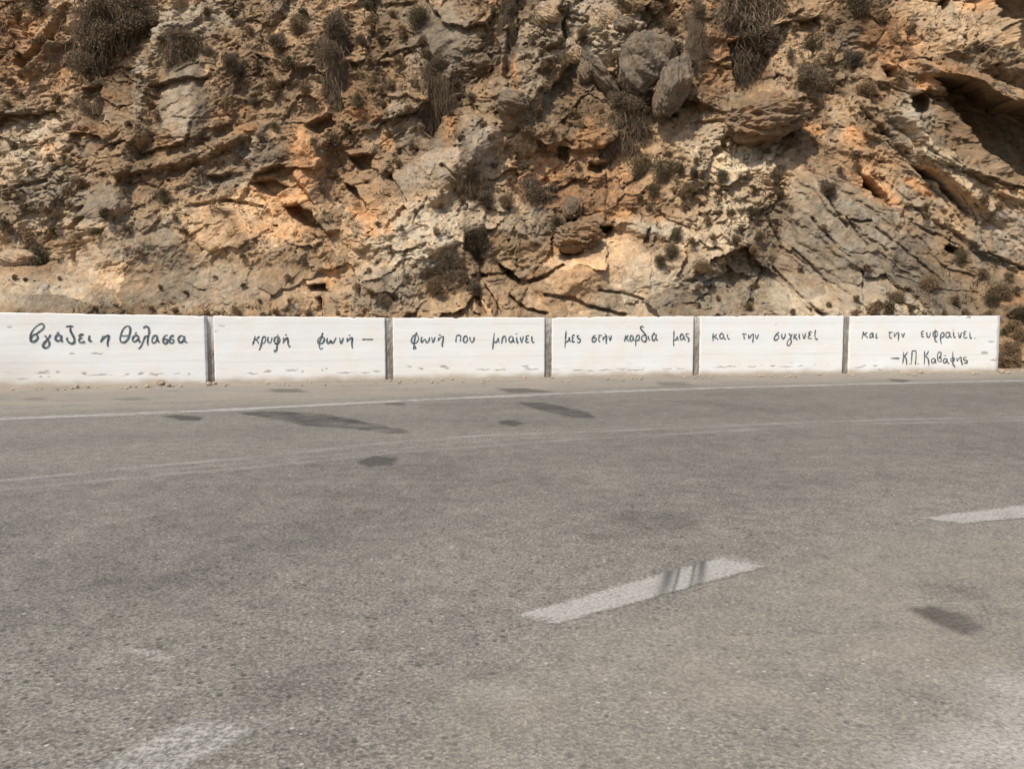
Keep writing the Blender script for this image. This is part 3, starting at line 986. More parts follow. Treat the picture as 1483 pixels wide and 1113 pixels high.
# broken rock at several scales, stretched along the bedding where the beds show
def rot(x, y, deg):
    a = math.radians(deg); c, s = math.cos(a), math.sin(a)
    return x * c + y * s, -x * s + y * c
qx = U + .35 * fbm(U * 1.1, V0 * 1.1, 110, 4); qy = V0 + .35 * fbm(U * 1.1, V0 * 1.1, 111, 4)
bu, bv = rot(qx, qy, -43)             # along / across the beds on the right
cu, cv = rot(qx, qy, 28)              # the folded beds left of the middle
cell_tone = np.zeros_like(U); crack = np.zeros_like(U)
rough = 1 - .72 * smooth_
for sc_, amp, sd in ((.42, .62, 1), (1.05, .20, 2), (2.8, .062, 3), (7.0, .017, 4), (17., .006, 5)):
    h1, e1, i1 = facets(cu * sc_ * .95, cv * sc_ * 1.05, sd, .95)
    h2, e2, i2 = facets(bu * sc_ * .55, bv * sc_ * 1.3, sd + 20, .75)
    h = h1 * (1 - bed) + h2 * bed; e = e1 * (1 - bed) + e2 * bed
    D += amp * h * (rough if sc_ > 1 else .4 + .6 * rough)
    if 1 < sc_ < 10:
        k = sstep(.10, .0, e) * sstep(-.25, .3, fbm(U * 1.3, V0 * 1.3, 120 + sd, 3))
        D -= amp * .42 * k * (1 - .5 * smooth_)
    cell_tone += amp * ((i1 * (1 - bed) + i2 * bed) - .5)
# soft lumpy erosion and hollows
rd = ridged(qx * .7, qy * .7, 130, 4)
D += .26 * (rd - .45) * (1 - .6 * smooth_)
D += .15 * fbm(U * 2.4, V0 * 2.4, 140, 6, .5) * (1 - .5 * smooth_)
pits = fbm(U * 3.4 + 7, V0 * 4.2, 150, 5, .6)
D -= .22 * sstep(.30, .48, pits) * (1 - .85 * smooth_)
lump, le, li_ = facets(qx * 3.6, qy * 4.2, 61, .3)
D += scree * .22 * sstep(.0, .5, le) * sstep(.35, .8, li_)
lump2, le2, li2 = facets(qx * 7.5, qy * 8.0, 62, .3)
D += (.035 + .09 * scree) * sstep(.0, .5, le2) * sstep(.5, .9, li2) * (1 - .8 * smooth_)
# parallel bed edges
for fr, am, sd in ((1.15, .12, 160), (3.0, .045, 161)):
    s_ = bv * fr + .35 * fbm(bu * .5, bv * 1.5, sd, 4)
    sw = s_ - np.floor(s_)
    D += bed * am * (sstep(0, .82, 1 - sw) - .5) * (.5 + .7 * sstep(-.2, .3, fbm(bu * .35, bv * 2, sd + 5, 3)))
s_ = (cv * 1.6 + .6 * fbm(cu * .5, cv * 1.2, 165, 4)); sw = s_ - np.floor(s_)
D += (1 - bed) * (1 - .6 * smooth_) * .06 * (sstep(0, .85, sw) - .5)

# hollows, caves and clefts (photograph outlines), deepest right under their upper lip
def carve(poly, depth, soft=5., lip=.25, lw=7):
    global D
    ax = [p[0] for p in poly]; ay = [p[1] for p in poly]
    sel = (GX > min(ax) - 40) & (GX < max(ax) + 40) & (GY > min(ay) - 40) & (GY < max(ay) + 40)
    x = GX[sel] + .6 * fx_[sel] + .25 * wx[sel]; y = GY[sel] + .6 * fy_[sel] + .25 * wy[sel]
    sd_ = poly_sd(x, y, poly)
    k = sstep(-1.5, soft, sd_)
    D[sel] = D[sel] * (1 - .6 * k) - depth * k
    # the lip above stands proud
    up = poly_sd(x, y + lw, poly)
    D[sel] += lip * sstep(-4, 4, up) * sstep(2, -2, sd_)
carve([(1350, 110), (1404, 120), (1440, 148), (1485, 152), (1640, 210), (1640, 330), (1485, 268), (1452, 243), (1411, 214), (1385, 178), (1360, 140)], 2.4, 12, .25, 10)
carve([(1418, 4), (1435, 27), (1455, 38), (1456, 67), (1464, 82), (1485, 79), (1640, 90), (1640, -60), (1405, -60)], 3.4, 9, .3)
carve([(1355, -5), (1376, -5), (1372, 15), (1360, 13)], 1.0)
carve([(1277, 96), (1295, 102), (1298, 112), (1283, 113)], .9)
carve([(1318, 138), (1340, 134), (1346, 160), (1330, 170), (1318, 160)], 1.0)
carve([(1120, 172), (1150, 168), (1153, 186), (1131, 203), (1122, 195)], 1.2)
carve([(1055, 190), (1080, 197), (1120, 195), (1100, 203), (1060, 201)], .7)
carve([(1322, 240), (1347, 250), (1384, 285), (1409, 314), (1390, 305), (1354, 272)], 1.2)
carve([(1245, 247), (1264, 268), (1282, 288), (1268, 287), (1252, 270)], 1.0)
carve([(852, 236), (884, 236), (870, 252), (852, 248)], 1.0)
carve([(818, 302), (834, 317), (830, 331), (820, 322)], .9)
carve([(866, 327), (889, 327), (880, 346), (864, 346)], 1.2)
carve([(810, 350), (846, 360), (838, 370), (826, 375), (813, 368)], 1.1)
carve([(720, 380), (740, 390), (759, 406), (751, 417), (732, 402)], 1.1)
carve([(361, 264), (401, 258), (418, 272), (400, 286), (380, 276)], 1.0)
carve([(411, 298), (436, 295), (459, 308), (469, 333), (446, 330), (428, 315)], 1.2)
carve([(502, 227), (543, 223), (540, 246), (522, 249), (510, 236)], 1.1)
carve([(498, 264), (516, 271), (533, 294), (535, 320), (521, 313), (510, 286)], 1.0)
carve([(440, 184), (482, 166), (487, 181), (462, 198)], .9)
carve([(298, 254), (334, 253), (322, 266), (305, 264)], .7)
carve([(955, 134), (982, 130), (980, 170), (956, 168)], 1.0)
carve([(443, 412), (473, 409), (476, 424), (448, 421)], .8)
carve([(458, 430), (466, 428), (468, 452), (460, 452)], .7)
carve([(611, 150), (627, 148), (634, 185), (626, 205), (614, 190)], .9)
carve([(120, 130), (150, 125), (158, 170), (140, 190), (122, 165)], .9)
carve([(470, 120), (490, 110), (500, 160), (480, 170)], .8)
carve([(1335, 305), (1348, 318), (1340, 322)], .5)
carve([(1368, 352), (1392, 364), (1386, 372), (1364, 360)], .8)
carve([(1052, 62), (1082, 55), (1112, 62), (1116, 118), (1096, 146), (1064, 134)], 1.0)
carve([(895, 215), (925, 212), (940, 240), (905, 245)], .6)
carve([(25, 358), (70, 362), (66, 388), (30, 386)], .3, 5, .1)
def cleft(pts, w, depth):
    global D
    d = line_d(GX + .5 * fx_ + .2 * wx, GY + .5 * fy_ + .2 * wy, pts)
    D = D - depth * sstep(w, w * .35, d)
for pts, w, dp in (
    ([(100, 12), (84, 44), (62, 70), (34, 95)], 9, 1.0), ([(742, -5), (745, 40), (735, 108)], 9, .8), ([(854, 109), (890, 150)], 6, .6),
    ([(790, 428), (825, 432), (852, 444), (905, 456)], 4, .32), ([(869, 421), (900, 424), (932, 434)], 2.8, .22), ([(690, 400), (712, 430), (722, 455)], 6, .6),
    ([(672, 395), (690, 430), (700, 455)], 5, .5), ([(740, 430), (760, 448), (790, 456)], 4, .4), ([(755, 412), (790, 400), (815, 385)], 4, .4),
    ([(1175, 240), (1192, 275), (1226, 330)], 4, .45), ([(1175, 315), (1212, 357), (1233, 374)], 4, .5), ([(1118, 387), (1167, 436), (1192, 455)], 4.5, .5),
    ([(1225, 316), (1258, 357)], 3.5, .4), ([(1251, 392), (1252, 432)], 5, .6), ([(1232, 318), (1245, 322), (1262, 320)], 4, .5), ([(1355, 338), (1390, 360)], 5, .5),
    ([(1320, 320), (1358, 344)], 4, .4), ([(1408, 300), (1430, 366), (1483, 390)], 4, .5), ([(1270, 330), (1320, 370), (1370, 410)], 3.5, .35), ([(1150, 360), (1200, 410), (1220, 440)], 3.5, .4),
    ([(1300, 400), (1360, 420), (1420, 425)], 3.5, .3), ([(1240, 150), (1290, 200), (1340, 260)], 5, .5), ([(1285, 205), (1340, 262), (1400, 330)], 4, .4), ([(1310, 190), (1380, 240), (1450, 275)], 4, .4),
    ([(1116, 325), (1134, 362)], 4, .5), ([(585, 300), (560, 330)], 4, .3), ([(250, 170), (290, 172), (330, 168)], 2.5, .10), ([(235, 200), (300, 203)], 3, .15),
    ([(105, 400), (108, 330), (120, 300)], 4, .4), ([(30, 270), (65, 262)], 4, .4), ([(270, 300), (330, 290), (380, 300)], 4, .3), 
    ([(640, 240), (700, 290)], 4, .3), ([(560, 250), (585, 290)], 5, .4), ([(960, 90), (955, 150)], 5, .5), ([(1000, 180), (1050, 175)], 4, .3)):
    cleft(pts, w * (.62 if pts[0][0] > 1100 else 1), dp * (.45 if pts[0][0] > 1100 else .8))
# smooth scree at the far left foot
sk = sstep(1.2, .65, ell(40, 432, 125, 42, 4))
D = D * (1 - sk) + sk * (1.25 + .16 * fbm(U * 1.2, V0 * 1.2, 190, 5, .6) + .07 * sstep(.15, .5, fbm(U * 7, V0 * 8, 191, 4)) + .05 * fbm(U * 5, V0 * 9, 192, 4))
# talus apron along the foot of the cliff
D += 1.9 * sstep(2.3, -.2, V0 + .35 * fbm(U * .6, V0 * 0, 170, 4))
D += .35 * sstep(100, 60, GX) * sstep(385, 450, GY)

B0 = np.stack([U, BY + BX * U + BZ * V0, V0], -1)
back_ray = np.array([0, 0, EYE]) - B0
back_ray /= np.linalg.norm(back_ray, axis=-1, keepdims=True)
lo = D.copy()                          # broad relief goes out level, fine relief overhangs a little
for _ in range(3):
    lo = (lo + np.roll(lo, 6, 0) + np.roll(lo, -6, 0) + np.roll(lo, 6, 1) + np.roll(lo, -6, 1)) / 5
hi = D - lo
P = B0 + back_ray * lo[..., None] + np.array([-.08, -.95, -.16]) * hi[..., None]
# vertical joints lean and wobble sideways a little
P[..., 0] += .05 * fbm(U * 6, V0 * 6, 180, 3)

# ---- rock colours (stains, soil and rock types; no light in them)
def col(*c): return np.array(c, np.float32)
TAN, BROWN, ORANGE, RUST = col(.270, .192, .116), col(.180, .122, .071), col(.350, .198, .096), col(.220, .124, .062)
PEACH, GREYC, PALE, CREAM, DARK = col(.35, .240, .142), col(.190, .157, .115), col(.275, .230, .166), col(.345, .280, .192), col(.088, .066, .046)
t0 = sstep(-.35, .35, fbm(U * .35, V0 * .35, 200, 5))
rgb = BROWN * (1 - t0[..., None]) + TAN * t0[..., None]
t1 = sstep(.05, .4, fbm(U * .55 + 9, V0 * .55, 201, 5)); rgb = rgb * (1 - .75 * t1[..., None]) + GREYC * .75 * t1[..., None]
t2 = sstep(.12, .42, fbm(U * .8 + 3, V0 * .8, 202, 5)); rgb = rgb * (1 - .28 * t2[..., None]) + RUST * .28 * t2[..., None]
frac = .5 + 1.1 * fbm(U * 2.2, V0 * 2.2, 203, 5)
def tint(c, cx, cy, rx, ry, an=0, w=1.0):
    global rgb
    k = (sstep(1.25, .45, ell(cx, cy, rx, ry, an)) * w)
    k = np.clip(k * (.72 + .6 * frac), 0, 1)
    rgb = rgb * (1 - k[..., None]) + c * k[..., None]
for a in (
    # dull browns
    (BROWN, 590, 130, 60, 60, 0, .8), (BROWN, 500, 200, 50, 70, 0, .7), (BROWN, 660, 385, 45, 45, 0, .7), (BROWN, 160, 80, 60, 70, 0, .8), (RUST, 1070, 60, 60, 70, 0, .9), (BROWN, 560, 60, 70, 40, 0, .6),
    (RUST, 30, 60, 55, 60, 0, .7), (BROWN, 380, 100, 60, 70, 0, .7), (BROWN, 480, 60, 60, 60, 0, .6), (RUST, 860, 280, 80, 40, 0, .7), (RUST, 780, 255, 50, 40, 0, .7), (BROWN, 1180, 120, 60, 50, 0, .6),
    (BROWN, 780, 340, 60, 40, 0, .6), (TAN, 350, 400, 160, 60, 0, .8), (PALE, 220, 400, 150, 50, 4, .75), (PALE, 1220, 360, 120, 80, 40, .5), (GREYC, 300, 420, 120, 30, 0, .5),
    # grey and pale limestone
    (GREYC, 270, 145, 36, 75, 0, .95), (GREYC, 640, 60, 60, 60, 0, .9), (GREYC, 690, 220, 34, 52, 0, .95), (GREYC, 640, 235, 40, 38, 0, .8), (GREYC, 600, 262, 32, 30, 0, .8), (PALE, 610, 345, 95, 55, -32, .95),
    (GREYC, 560, 425, 65, 34, 0, .8), (PALE, 280, 28, 70, 28, -10, .8), (PALE, 50, 210, 55, 70, 0, .85), (GREYC, 105, 198, 45, 22, 20, .9), (PALE, 60, 290, 80, 50, 0, .75), (GREYC, 150, 300, 40, 40, 0, .9),
    (GREYC, 210, 345, 70, 40, 0, .7), (GREYC, 375, 222, 45, 28, 0, .8), (GREYC, 320, 265, 60, 25, -10, .8), (GREYC, 1220, 345, 110, 90, 40, .95), (GREYC, 1300, 400, 130, 50, 30, .9), (GREYC, 1445, 345, 55, 60, 0, .85),
    (GREYC, 1110, 165, 55, 26, -14, .5), (TAN, 1150, 70, 60, 40, 0, .8), (PALE, 940, 415, 80, 45, 0, .85), (PALE, 950, 332, 55, 14, 6, .9), (PALE, 840, 50, 100, 65, 0, .85), (PALE, 1325, 165, 40, 30, 45, .8),
    (CREAM, 1385, 245, 60, 18, 40, .7), (GREYC, 940, 80, 70, 50, 0, .5), (PALE, 760, 140, 50, 40, 0, .6), (GREYC, 570, 180, 60, 50, 0, .6),
    (CREAM, 1060, 225, 80, 50, 10, .8), (CREAM, 1050, 330, 75, 80, 0, .7), (PALE, 1030, 420, 60, 40, 0, .9), (PALE, 1130, 430, 90, 40, 20, .8), (CREAM, 1335, 205, 80, 10, 43, .8), (TAN, 1380, 280, 80, 16, 38, .7),
    (CREAM, 895, 25, 40, 22, 0, .6), (PALE, 50, 425, 90, 26, 5, .9), (GREYC, 60, 435, 60, 10, 3, .4), (PALE, 203, 120, 12, 60, 5, .9), (PALE, 235, 50, 14, 40, 15, .9), (PALE, 700, 300, 50, 40, 0, .5), (PALE, 760, 320, 50, 30, 0, .5),
    (PALE, 1170, 460, 200, 26, 0, .5), (PALE, 1300, 455, 160, 16, 0, .5),
    # ochre and orange
    (PEACH, 385, 320, 120, 55, 0, .5), (RUST, 460, 230, 70, 80, 0, .4), (ORANGE, 850, 235, 110, 60, 0, .3), (ORANGE, 500, 150, 70, 40, 0, .3), (PEACH, 800, 400, 110, 50, -10, .5), (ORANGE, 1290, 70, 60, 50, 30, .35), (TAN, 1420, 60, 80, 50, 20, .6),
    (ORANGE, 60, 110, 60, 60, 0, .25), (PEACH, 130, 200, 70, 40, 0, .35), (ORANGE, 1260, 240, 60, 40, 45, .3),
    (ORANGE, 434, 215, 16, 40, 0, 1), (ORANGE, 452, 236, 28, 14, 0, 1), (ORANGE, 437, 260, 22, 22, 0, .8), (PEACH, 312, 105, 14, 46, 0, .9), (ORANGE, 352, 187, 24, 9, -10, .9), (ORANGE, 395, 292, 60, 22, 5, .8),
    (PEACH, 335, 300, 60, 28, 0, .8), (PEACH, 475, 350, 40, 24, 0, .9), (ORANGE, 530, 305, 25, 20, 0, .7), (PEACH, 310, 345, 45, 34, 0, .8), (ORANGE, 400, 335, 70, 14, 0, .6), (PEACH, 180, 400, 60, 30, 0, .6),
    (ORANGE, 746, 110, 7, 30, 0, 1), (ORANGE, 650, 190, 9, 32, 10, .9), (ORANGE, 560, 205, 11, 14, 0, .9), (ORANGE, 527, 165, 30, 14, 0, .7), (ORANGE, 345, 165, 40, 14, 0, .6), (ORANGE, 855, 200, 26, 36, 10, .9),
    (RUST, 1030, 115, 24, 30, 0, .9), (ORANGE, 1035, 105, 14, 18, 0, .7), (ORANGE, 1040, 12, 40, 12, 10, .7), (RUST, 1285, 50, 50, 34, 35, .9), (ORANGE, 1295, 88, 28, 18, 30, .7), (ORANGE, 1340, 122, 9, 16, 0, 1),
    (ORANGE, 1400, 105, 60, 10, 12, .9), (TAN, 1440, 105, 60, 20, 12, .6), (TAN, 1230, 155, 45, 20, 0, .8), (ORANGE, 1178, 186, 16, 9, 0, .8), (ORANGE, 1235, 200, 22, 16, 30, .8), (ORANGE, 1275, 275, 55, 14, 43, .9),
    (ORANGE, 1330, 272, 26, 10, 40, .9), (PEACH, 1395, 285, 30, 12, 38, .7), (ORANGE, 1410, 10, 20, 12, 0, .7), (ORANGE, 1470, 432, 34, 10, 0, .7), (PEACH, 830, 400, 80, 26, -18, 1), (ORANGE, 845, 390, 40, 14, -20, .5),
    (PEACH, 800, 440, 60, 18, 8, .9), (PEACH, 892, 348, 26, 22, 0, .9), (ORANGE, 892, 308, 26, 9, 5, .9), (ORANGE, 905, 318, 14, 9, 0, .6), (PEACH, 722, 432, 40, 26, 30, .8), (ORANGE, 830, 355, 40, 16, 0, .5),
    (ORANGE, 20, 35, 22, 16, 0, .7), (PEACH, 65, 125, 30, 24, 0, .6), (ORANGE, 88, 118, 14, 26, 20, .7), (RUST, 150, 145, 22, 16, 0, .8), (ORANGE, 132, 190, 30, 10, 0, .7), (PEACH, 68, 214, 22, 10, 0, .8),
    (PEACH, 95, 230, 50, 9, 0, .6), (PEACH, 600, 280, 14, 10, 0, .4), (ORANGE, 480, 395, 12, 20, 0, .6), (RUST, 1480, 480, 60, 30, 0, .5), (PEACH, 1480, 500, 60, 30, 0, .7), (ORANGE, 550, 330, 30, 14, 0, .5),
    (RUST, 980, 20, 40, 26, 0, .5), (ORANGE, 880, 130, 14, 20, 0, .5), (ORANGE, 1000, 300, 26, 30, 0, .3), (ORANGE, 1090, 366, 12, 8, 0, .7),
    # dark lichen and water streaks
    (DARK, 284, 135, 9, 50, 3, .8), (DARK, 262, 120, 6, 46, 0, .5), (DARK, 676, 230, 10, 40, 4, .7), (DARK, 742, 60, 7, 50, 0, .6), (DARK, 944, 350, 20, 22, 20, .6), (DARK, 640, 205, 20, 12, 0, .4), (DARK, 555, 405, 10, 24, 0, .5),
    (DARK, 390, 230, 30, 9, -8, .5), (DARK, 480, 440, 12, 18, 0, .5)):
    tint(*a)
# grain of the rock types
cellv = np.clip(cell_tone * 1.5, -.35, .35)[..., None]
rgb = rgb * (1 + cellv)
v1 = fbm(U * 5, V0 * 5, 210, 5, .65)[..., None]
rgb = rgb * (1 + .42 * v1)
warm = fbm(U * 3 + 5, V0 * 3, 211, 5, .6)[..., None]
rgb = rgb * (1 + warm * np.array([.20, .02, -.20], np.float32))
sp = sstep(.22, .5, fbm(U * 7 + 2, V0 * 8, 212, 4, .6))[..., None]
rgb = rgb * (1 - .55 * sp) + PALE * .55 * sp
dk = sstep(.18, .5, fbm(U * 4 + 12, V0 * 6, 213, 5, .65))[..., None] * (1 - .8 * smooth_[..., None])
rgb = rgb * (1 - .42 * dk) + DARK * .42 * dk
rgb = np.clip(rgb * 1.34, .03, .60)
me = mesh_np("cliff", P.reshape(-1, 3), grid_faces(NU, NV), M_ROCK)
add_col(me, 'rock', rgb.reshape(-1, 3))
tag(link("cliff", me), kind='structure')

def on_cliff(px, py):
    """the rock surface seen along a sight line, and an outward normal there"""
    u, v = cliff_uv(px, py)
    best = None
    o = np.array([0, 0, EYE]); d = np.array(ray(px, py)); d /= np.linalg.norm(d)
    i0 = int((u + 23) / 47 * (NU - 1)); j0 = int((v + .5) / 17 * (NV - 1))
    a, b = max(0, j0 - 45), min(NV, j0 + 46); c, e = max(0, i0 - 45), min(NU, i0 + 46)
    if b - a < 2 or e - c < 2: return None
    Q = P[a:b, c:e].reshape(-1, 3) - o
    t = Q @ d; off = np.linalg.norm(Q - t[:, None] * d, axis=1)
    near = off < .06
    k = np.argmin(np.where(near, t, 1e9)) if near.any() else np.argmin(off)
    return Q[k] + o

# ------------------------------------------------------------------ boulders
def boulder_mesh(name, seed, mat, sub=5, rough=.16, sx=1, sy=1, sz=1, knob=0.):
    bm = bmesh.new()
    bmesh.ops.create_icosphere(bm, subdivisions=sub, radius=1)
    co = np.array([v.co[:] for v in bm.verts], np.float32)
    r_ = np.random.RandomState(seed)
    s = np.ones(len(co))
    for k in range(16):                      # shear off flat faces
        n = r_.normal(size=3); n /= np.linalg.norm(n)
        dd = .74 + .24 * r_.rand()
        pr = co @ n
        s = np.minimum(s, np.where(pr > .05, dd / np.maximum(pr, .05), 9))
    s = .35 + .65 * s
    def n3(q, sd): return (pn(q[:, 0] + q[:, 2] * .7, q[:, 1] - q[:, 2] * .6, sd) + pn(q[:, 1] * 1.1 + 5, q[:, 2] * 1.1 + q[:, 0] * .5, sd + 1)) * .5
    s = s + rough * knob * (n3(co * 4.5, seed + 9) + .6 * n3(co * 10, seed + 11)) + rough * (n3(co * 1.4, seed) + .6 * n3(co * 3.3, seed + 2) + .4 * n3(co * 7.5, seed + 4) + .22 * n3(co * 17, seed + 6))
    co = co * s[:, None] * np.array([sx, sy, sz])
    for v, c in zip(bm.verts, co): v.co = c
    me = bpy.data.meshes.new(name); bm.to_mesh(me); bm.free()
    me.materials.append(mat)
    return me
def boulder(px, py, rx, ry, ang, mat, label, cat="boulder", seed=0, sink=.25, dep=1.15, group=None, knob=.25):
    q = on_cliff(px, py)
    dist = np.linalg.norm(q - np.array([0, 0, EYE])); k = dist / F
    me = boulder_mesh("boulder", seed, mat, 5, .20, rx * k, (rx + ry) * .5 * k * dep, ry * k, knob)
    o = link("boulder", me)
    d = np.array(ray(px, py)); d /= np.linalg.norm(d)
    o.location = q + d * sink * min(rx, ry) * k
    o.rotation_euler = (.15, math.radians(ang), .1)
    return tag(o, label, cat, group)
boulder(935, 98, 42, 48, 12, M_GREYSTONE, "largest rounded grey boulder high on the cliff, left one of the leaning pair", seed=21, sink=.25)
boulder(973, 128, 22, 44, 18, M_GREYSTONE, "tall narrow grey boulder leaning against the largest round boulder", seed=22, sink=.2)
boulder(868, 118, 12, 46, -38, M_GREYSTONE, "long finger of grey rock slanting down beside the largest boulder", seed=3, sink=.1)
boulder(850, 105, 16, 22, 20, M_GREYSTONE, "squat grey rock above the slanting finger of rock", seed=13, sink=.1)
boulder(739, 150, 24, 17, -5, M_GREYSTONE, "pale grey block perched on the central rock spur", seed=4, sink=.0)
boulder(829, 300, 12, 17, 10, M_GREYSTONE, "small grey upright block above the overhanging brown knob", seed=5, sink=-.1)
boulder(838, 340, 34, 20, -8, M_BROWNSTONE, "knobbly ochre rock overhanging the smooth tan slab", seed=6, sink=.05, knob=1.3)
boulder(1106, 170, 58, 30, -16, M_BROWNSTONE, "big brown rock with a dark hollow under its right end", seed=7, sink=.42, knob=1.0)
boulder(797, 22, 20, 17, 0, M_PALESTONE, "pale rounded rock at the top edge, leftmost of the pale top rocks", seed=8, sink=.3)
boulder(872, 28, 22, 20, 20, M_PALESTONE, "pale rock at the top edge between two brown bushes", seed=9, sink=.3)
boulder(907, 36, 15, 13, 0, M_GREYSTONE, "small pale rock just above the largest grey boulder", seed=10, sink=.2)
boulder(30, 372, 30, 12, 6, M_PALESTONE, "flat pale stone at the left edge beside the dark rounded bush", seed=11, sink=.2)
boulder(835, 80, 16, 12, 20, M_PALESTONE, "small pale rock left of the largest boulder", seed=12, sink=.25)
boulder(1337, 461, 14, 3.5, 2, M_PALESTONE, "small white stone slab lying behind the right end of the wall", cat="stone", seed=15, sink=-.5)

# ------------------------------------------------------------------ dry shrubs
def shrub_mesh(name, seed, n, mat, blade=(.05, .13), up=.35, flat=.85, twig=False, spread=0.):
    r_ = np.random.RandomState(seed)
    k = r_.randint(7, 13)
    cc = r_.normal(size=(k, 3)); cc /= np.linalg.norm(cc, axis=1)[:, None]
    cc *= (.22 + (.42 + .3 * spread) * r_.rand(k))[:, None]; cc[:, 2] *= flat; cc[:, 2] += .12
    cr = .28 - .08 * spread + .32 * r_.rand(k)
    w = r_.randint(0, k, n)
    d = r_.normal(size=(n, 3)); d /= np.linalg.norm(d, axis=1)[:, None]
    p = cc[w] + d * (cr[w] * r_.rand(n) ** .45)[:, None]
    ax = d * .7 + r_.normal(size=(n, 3)) * .6 + np.array([0, 0, up]); ax /= np.linalg.norm(ax, axis=1)[:, None]
    sd = np.cross(ax, r_.normal(size=(n, 3))); sd /= np.linalg.norm(sd, axis=1)[:, None] + 1e-6
    L = blade[0] + (blade[1] - blade[0]) * r_.rand(n)
    W = L * (.14 if twig else .42)
    a = p - ax * L[:, None]; b = p + ax * L[:, None]
    V = np.stack([a, p + sd * W[:, None], b, p - sd * W[:, None]], 1).reshape(-1, 3)
    Fq = np.arange(n * 4).reshape(-1, 4)
    return mesh_np(name, V, Fq, mat)
def stem_mesh(name, seed, n=9):
    r_ = np.random.RandomState(seed); V = []; Fq = []
    for i in range(n):
        d = r_.normal(size=3) * .5 + np.array([0, -.1, .65]); d *= .9 / np.linalg.norm(d)
        p0 = np.array([0, .1, -.65]); mid = p0 + d * .5 + r_.normal(size=3) * .08; p1 = p0 + d * 1.25
        pts = [p0, mid, p1]; ra = [.035, .022, .008]
        b = len(V)
        for q, rr in zip(pts, ra):
            for j in range(4):
                t = j * math.pi / 2; V.append(q + rr * np.array([math.cos(t), math.sin(t), .0]))
        for s in range(2):
            for j in range(4):
                Fq.append((b + s * 4 + j, b + s * 4 + (j + 1) % 4, b + s * 4 + 4 + (j + 1) % 4, b + s * 4 + 4 + j))
    return mesh_np(name, np.array(V), np.array(Fq), M_STEM)
def hang_mesh(name, seed, n=3600):
    """a matted curtain of dead twigs, unit height, top at 0"""
    r_ = np.random.RandomState(seed); V = []; Fq = []
    lobes = [(r_.normal() * .20, r_.normal() * .10, -.05 - .40 * r_.rand() ** 1.5, .30 + .40 * r_.rand()) for _ in range(10)]
    for i in range(n):
        lx, ly, lz, ll = lobes[r_.randint(10)]
        t0 = r_.rand() ** 1.3
        x0 = lx * (1 + .5 * t0) + r_.normal() * (.11 - .05 * t0); y0 = ly + r_.normal() * .09; z0 = lz - ll * t0 + r_.normal() * .04
        d = np.array([lx * .5 + r_.normal() * .6, r_.normal() * .5, -.28 + r_.normal() * .38]); d /= np.linalg.norm(d)
        ln = .05 + .13 * r_.rand(); w_ = .003 + .004 * r_.rand()
        c_ = r_.normal(size=3) * .05
        prev = None
        for s in range(3):
            t = s / 2
            p = np.array([x0, y0, z0]) + d * ln * t + c_ * t * (1 - t) + np.array([0, 0, -.05 * t * t])
            cur = len(V); ww = w_ * (1 - .7 * t)
            V.append(p + np.array([-ww, ww * .6, 0])); V.append(p + np.array([ww, -ww * .6, ww * .5]))
            if prev is not None: Fq.append((prev, prev + 1, cur + 1, cur))
            prev = cur
    return mesh_np(name, np.array(V), np.array(Fq), M_DEAD)
FOL = {'k': [shrub_mesh("foliage", 310 + i, 8000, M_DEAD, (.015, .05), .2, 1.0, False, 1.) for i in range(3)],
       'd': [shrub_mesh("foliage", 300 + i, 3800, M_DRY, (.025, .07)) for i in range(4)],
       'o': [shrub_mesh("foliage", 320 + i, 3800, M_OLIVE, (.025, .065)) for i in range(4)],
       'g': [shrub_mesh("foliage", 340 + i, 3600, M_GREY, (.05, .16), .6, 1.0, True, .6) for i in range(3)]}
TUFT = {'d': [shrub_mesh("shrub", 360 + i, 900, M_DRY, (.06, .15)) for i in range(4)],
        'o': [shrub_mesh("shrub", 380 + i, 1000, M_OLIVE, (.06, .14)) for i in range(3)],
        'g': [shrub_mesh("shrub", 390 + i, 800, M_GREY, (.10, .3), .6, 1.0, True) for i in range(3)]}
STEM = [stem_mesh("stem", 350 + i) for i in range(3)]
HANG = [hang_mesh("hanging_stems", 370 + i) for i in range(3)]
KIND = {'d': 'dry brown', 'o': 'dusty olive', 'g': 'grey twiggy'}

def big_shrub(px, py, r, kind, label, asp=.95, proud=.5):
    q = on_cliff(px, py)
    if q is None: return
    k = np.linalg.norm(q - np.array([0, 0, EYE])) / F
    d = np.array(ray(px, py)); d /= np.linalg.norm(d)
    e = bpy.data.objects.new("shrub", None); COL.objects.link(e)
    R = r * k * 1.02
    e.location = q - d * R * proud
    e.scale = (R, R * .85, R * asp)
    e.rotation_euler = (rnd.uniform(-.15, .15), rnd.uniform(-.15, .15), rnd.uniform(-.5, .5))
    tag(e, label, "shrub")
    link("foliage", rnd.choice(FOL[kind]), e)
    link("stem", rnd.choice(STEM), e)
def small_shrub(px, py, r, kind, label, group, asp=.9, cat="shrub"):
    q = on_cliff(px, py)
    if q is None: return
    k = np.linalg.norm(q - np.array([0, 0, EYE])) / F
    d = np.array(ray(px, py)); d /= np.linalg.norm(d)
    o = link("shrub", rnd.choice(TUFT[kind])); R = r * k * 1.02
    o.location = q - d * R * .75 + np.array([0, 0, .15 * R]); o.scale = (R * rnd.uniform(.9, 1.25), R * .85, R * asp * rnd.uniform(.8, 1.15))
    o.rotation_euler = (rnd.uniform(-.2, .2), rnd.uniform(-.3, .3), rnd.uniform(0, 6.28))
    tag(o, label, cat, group)
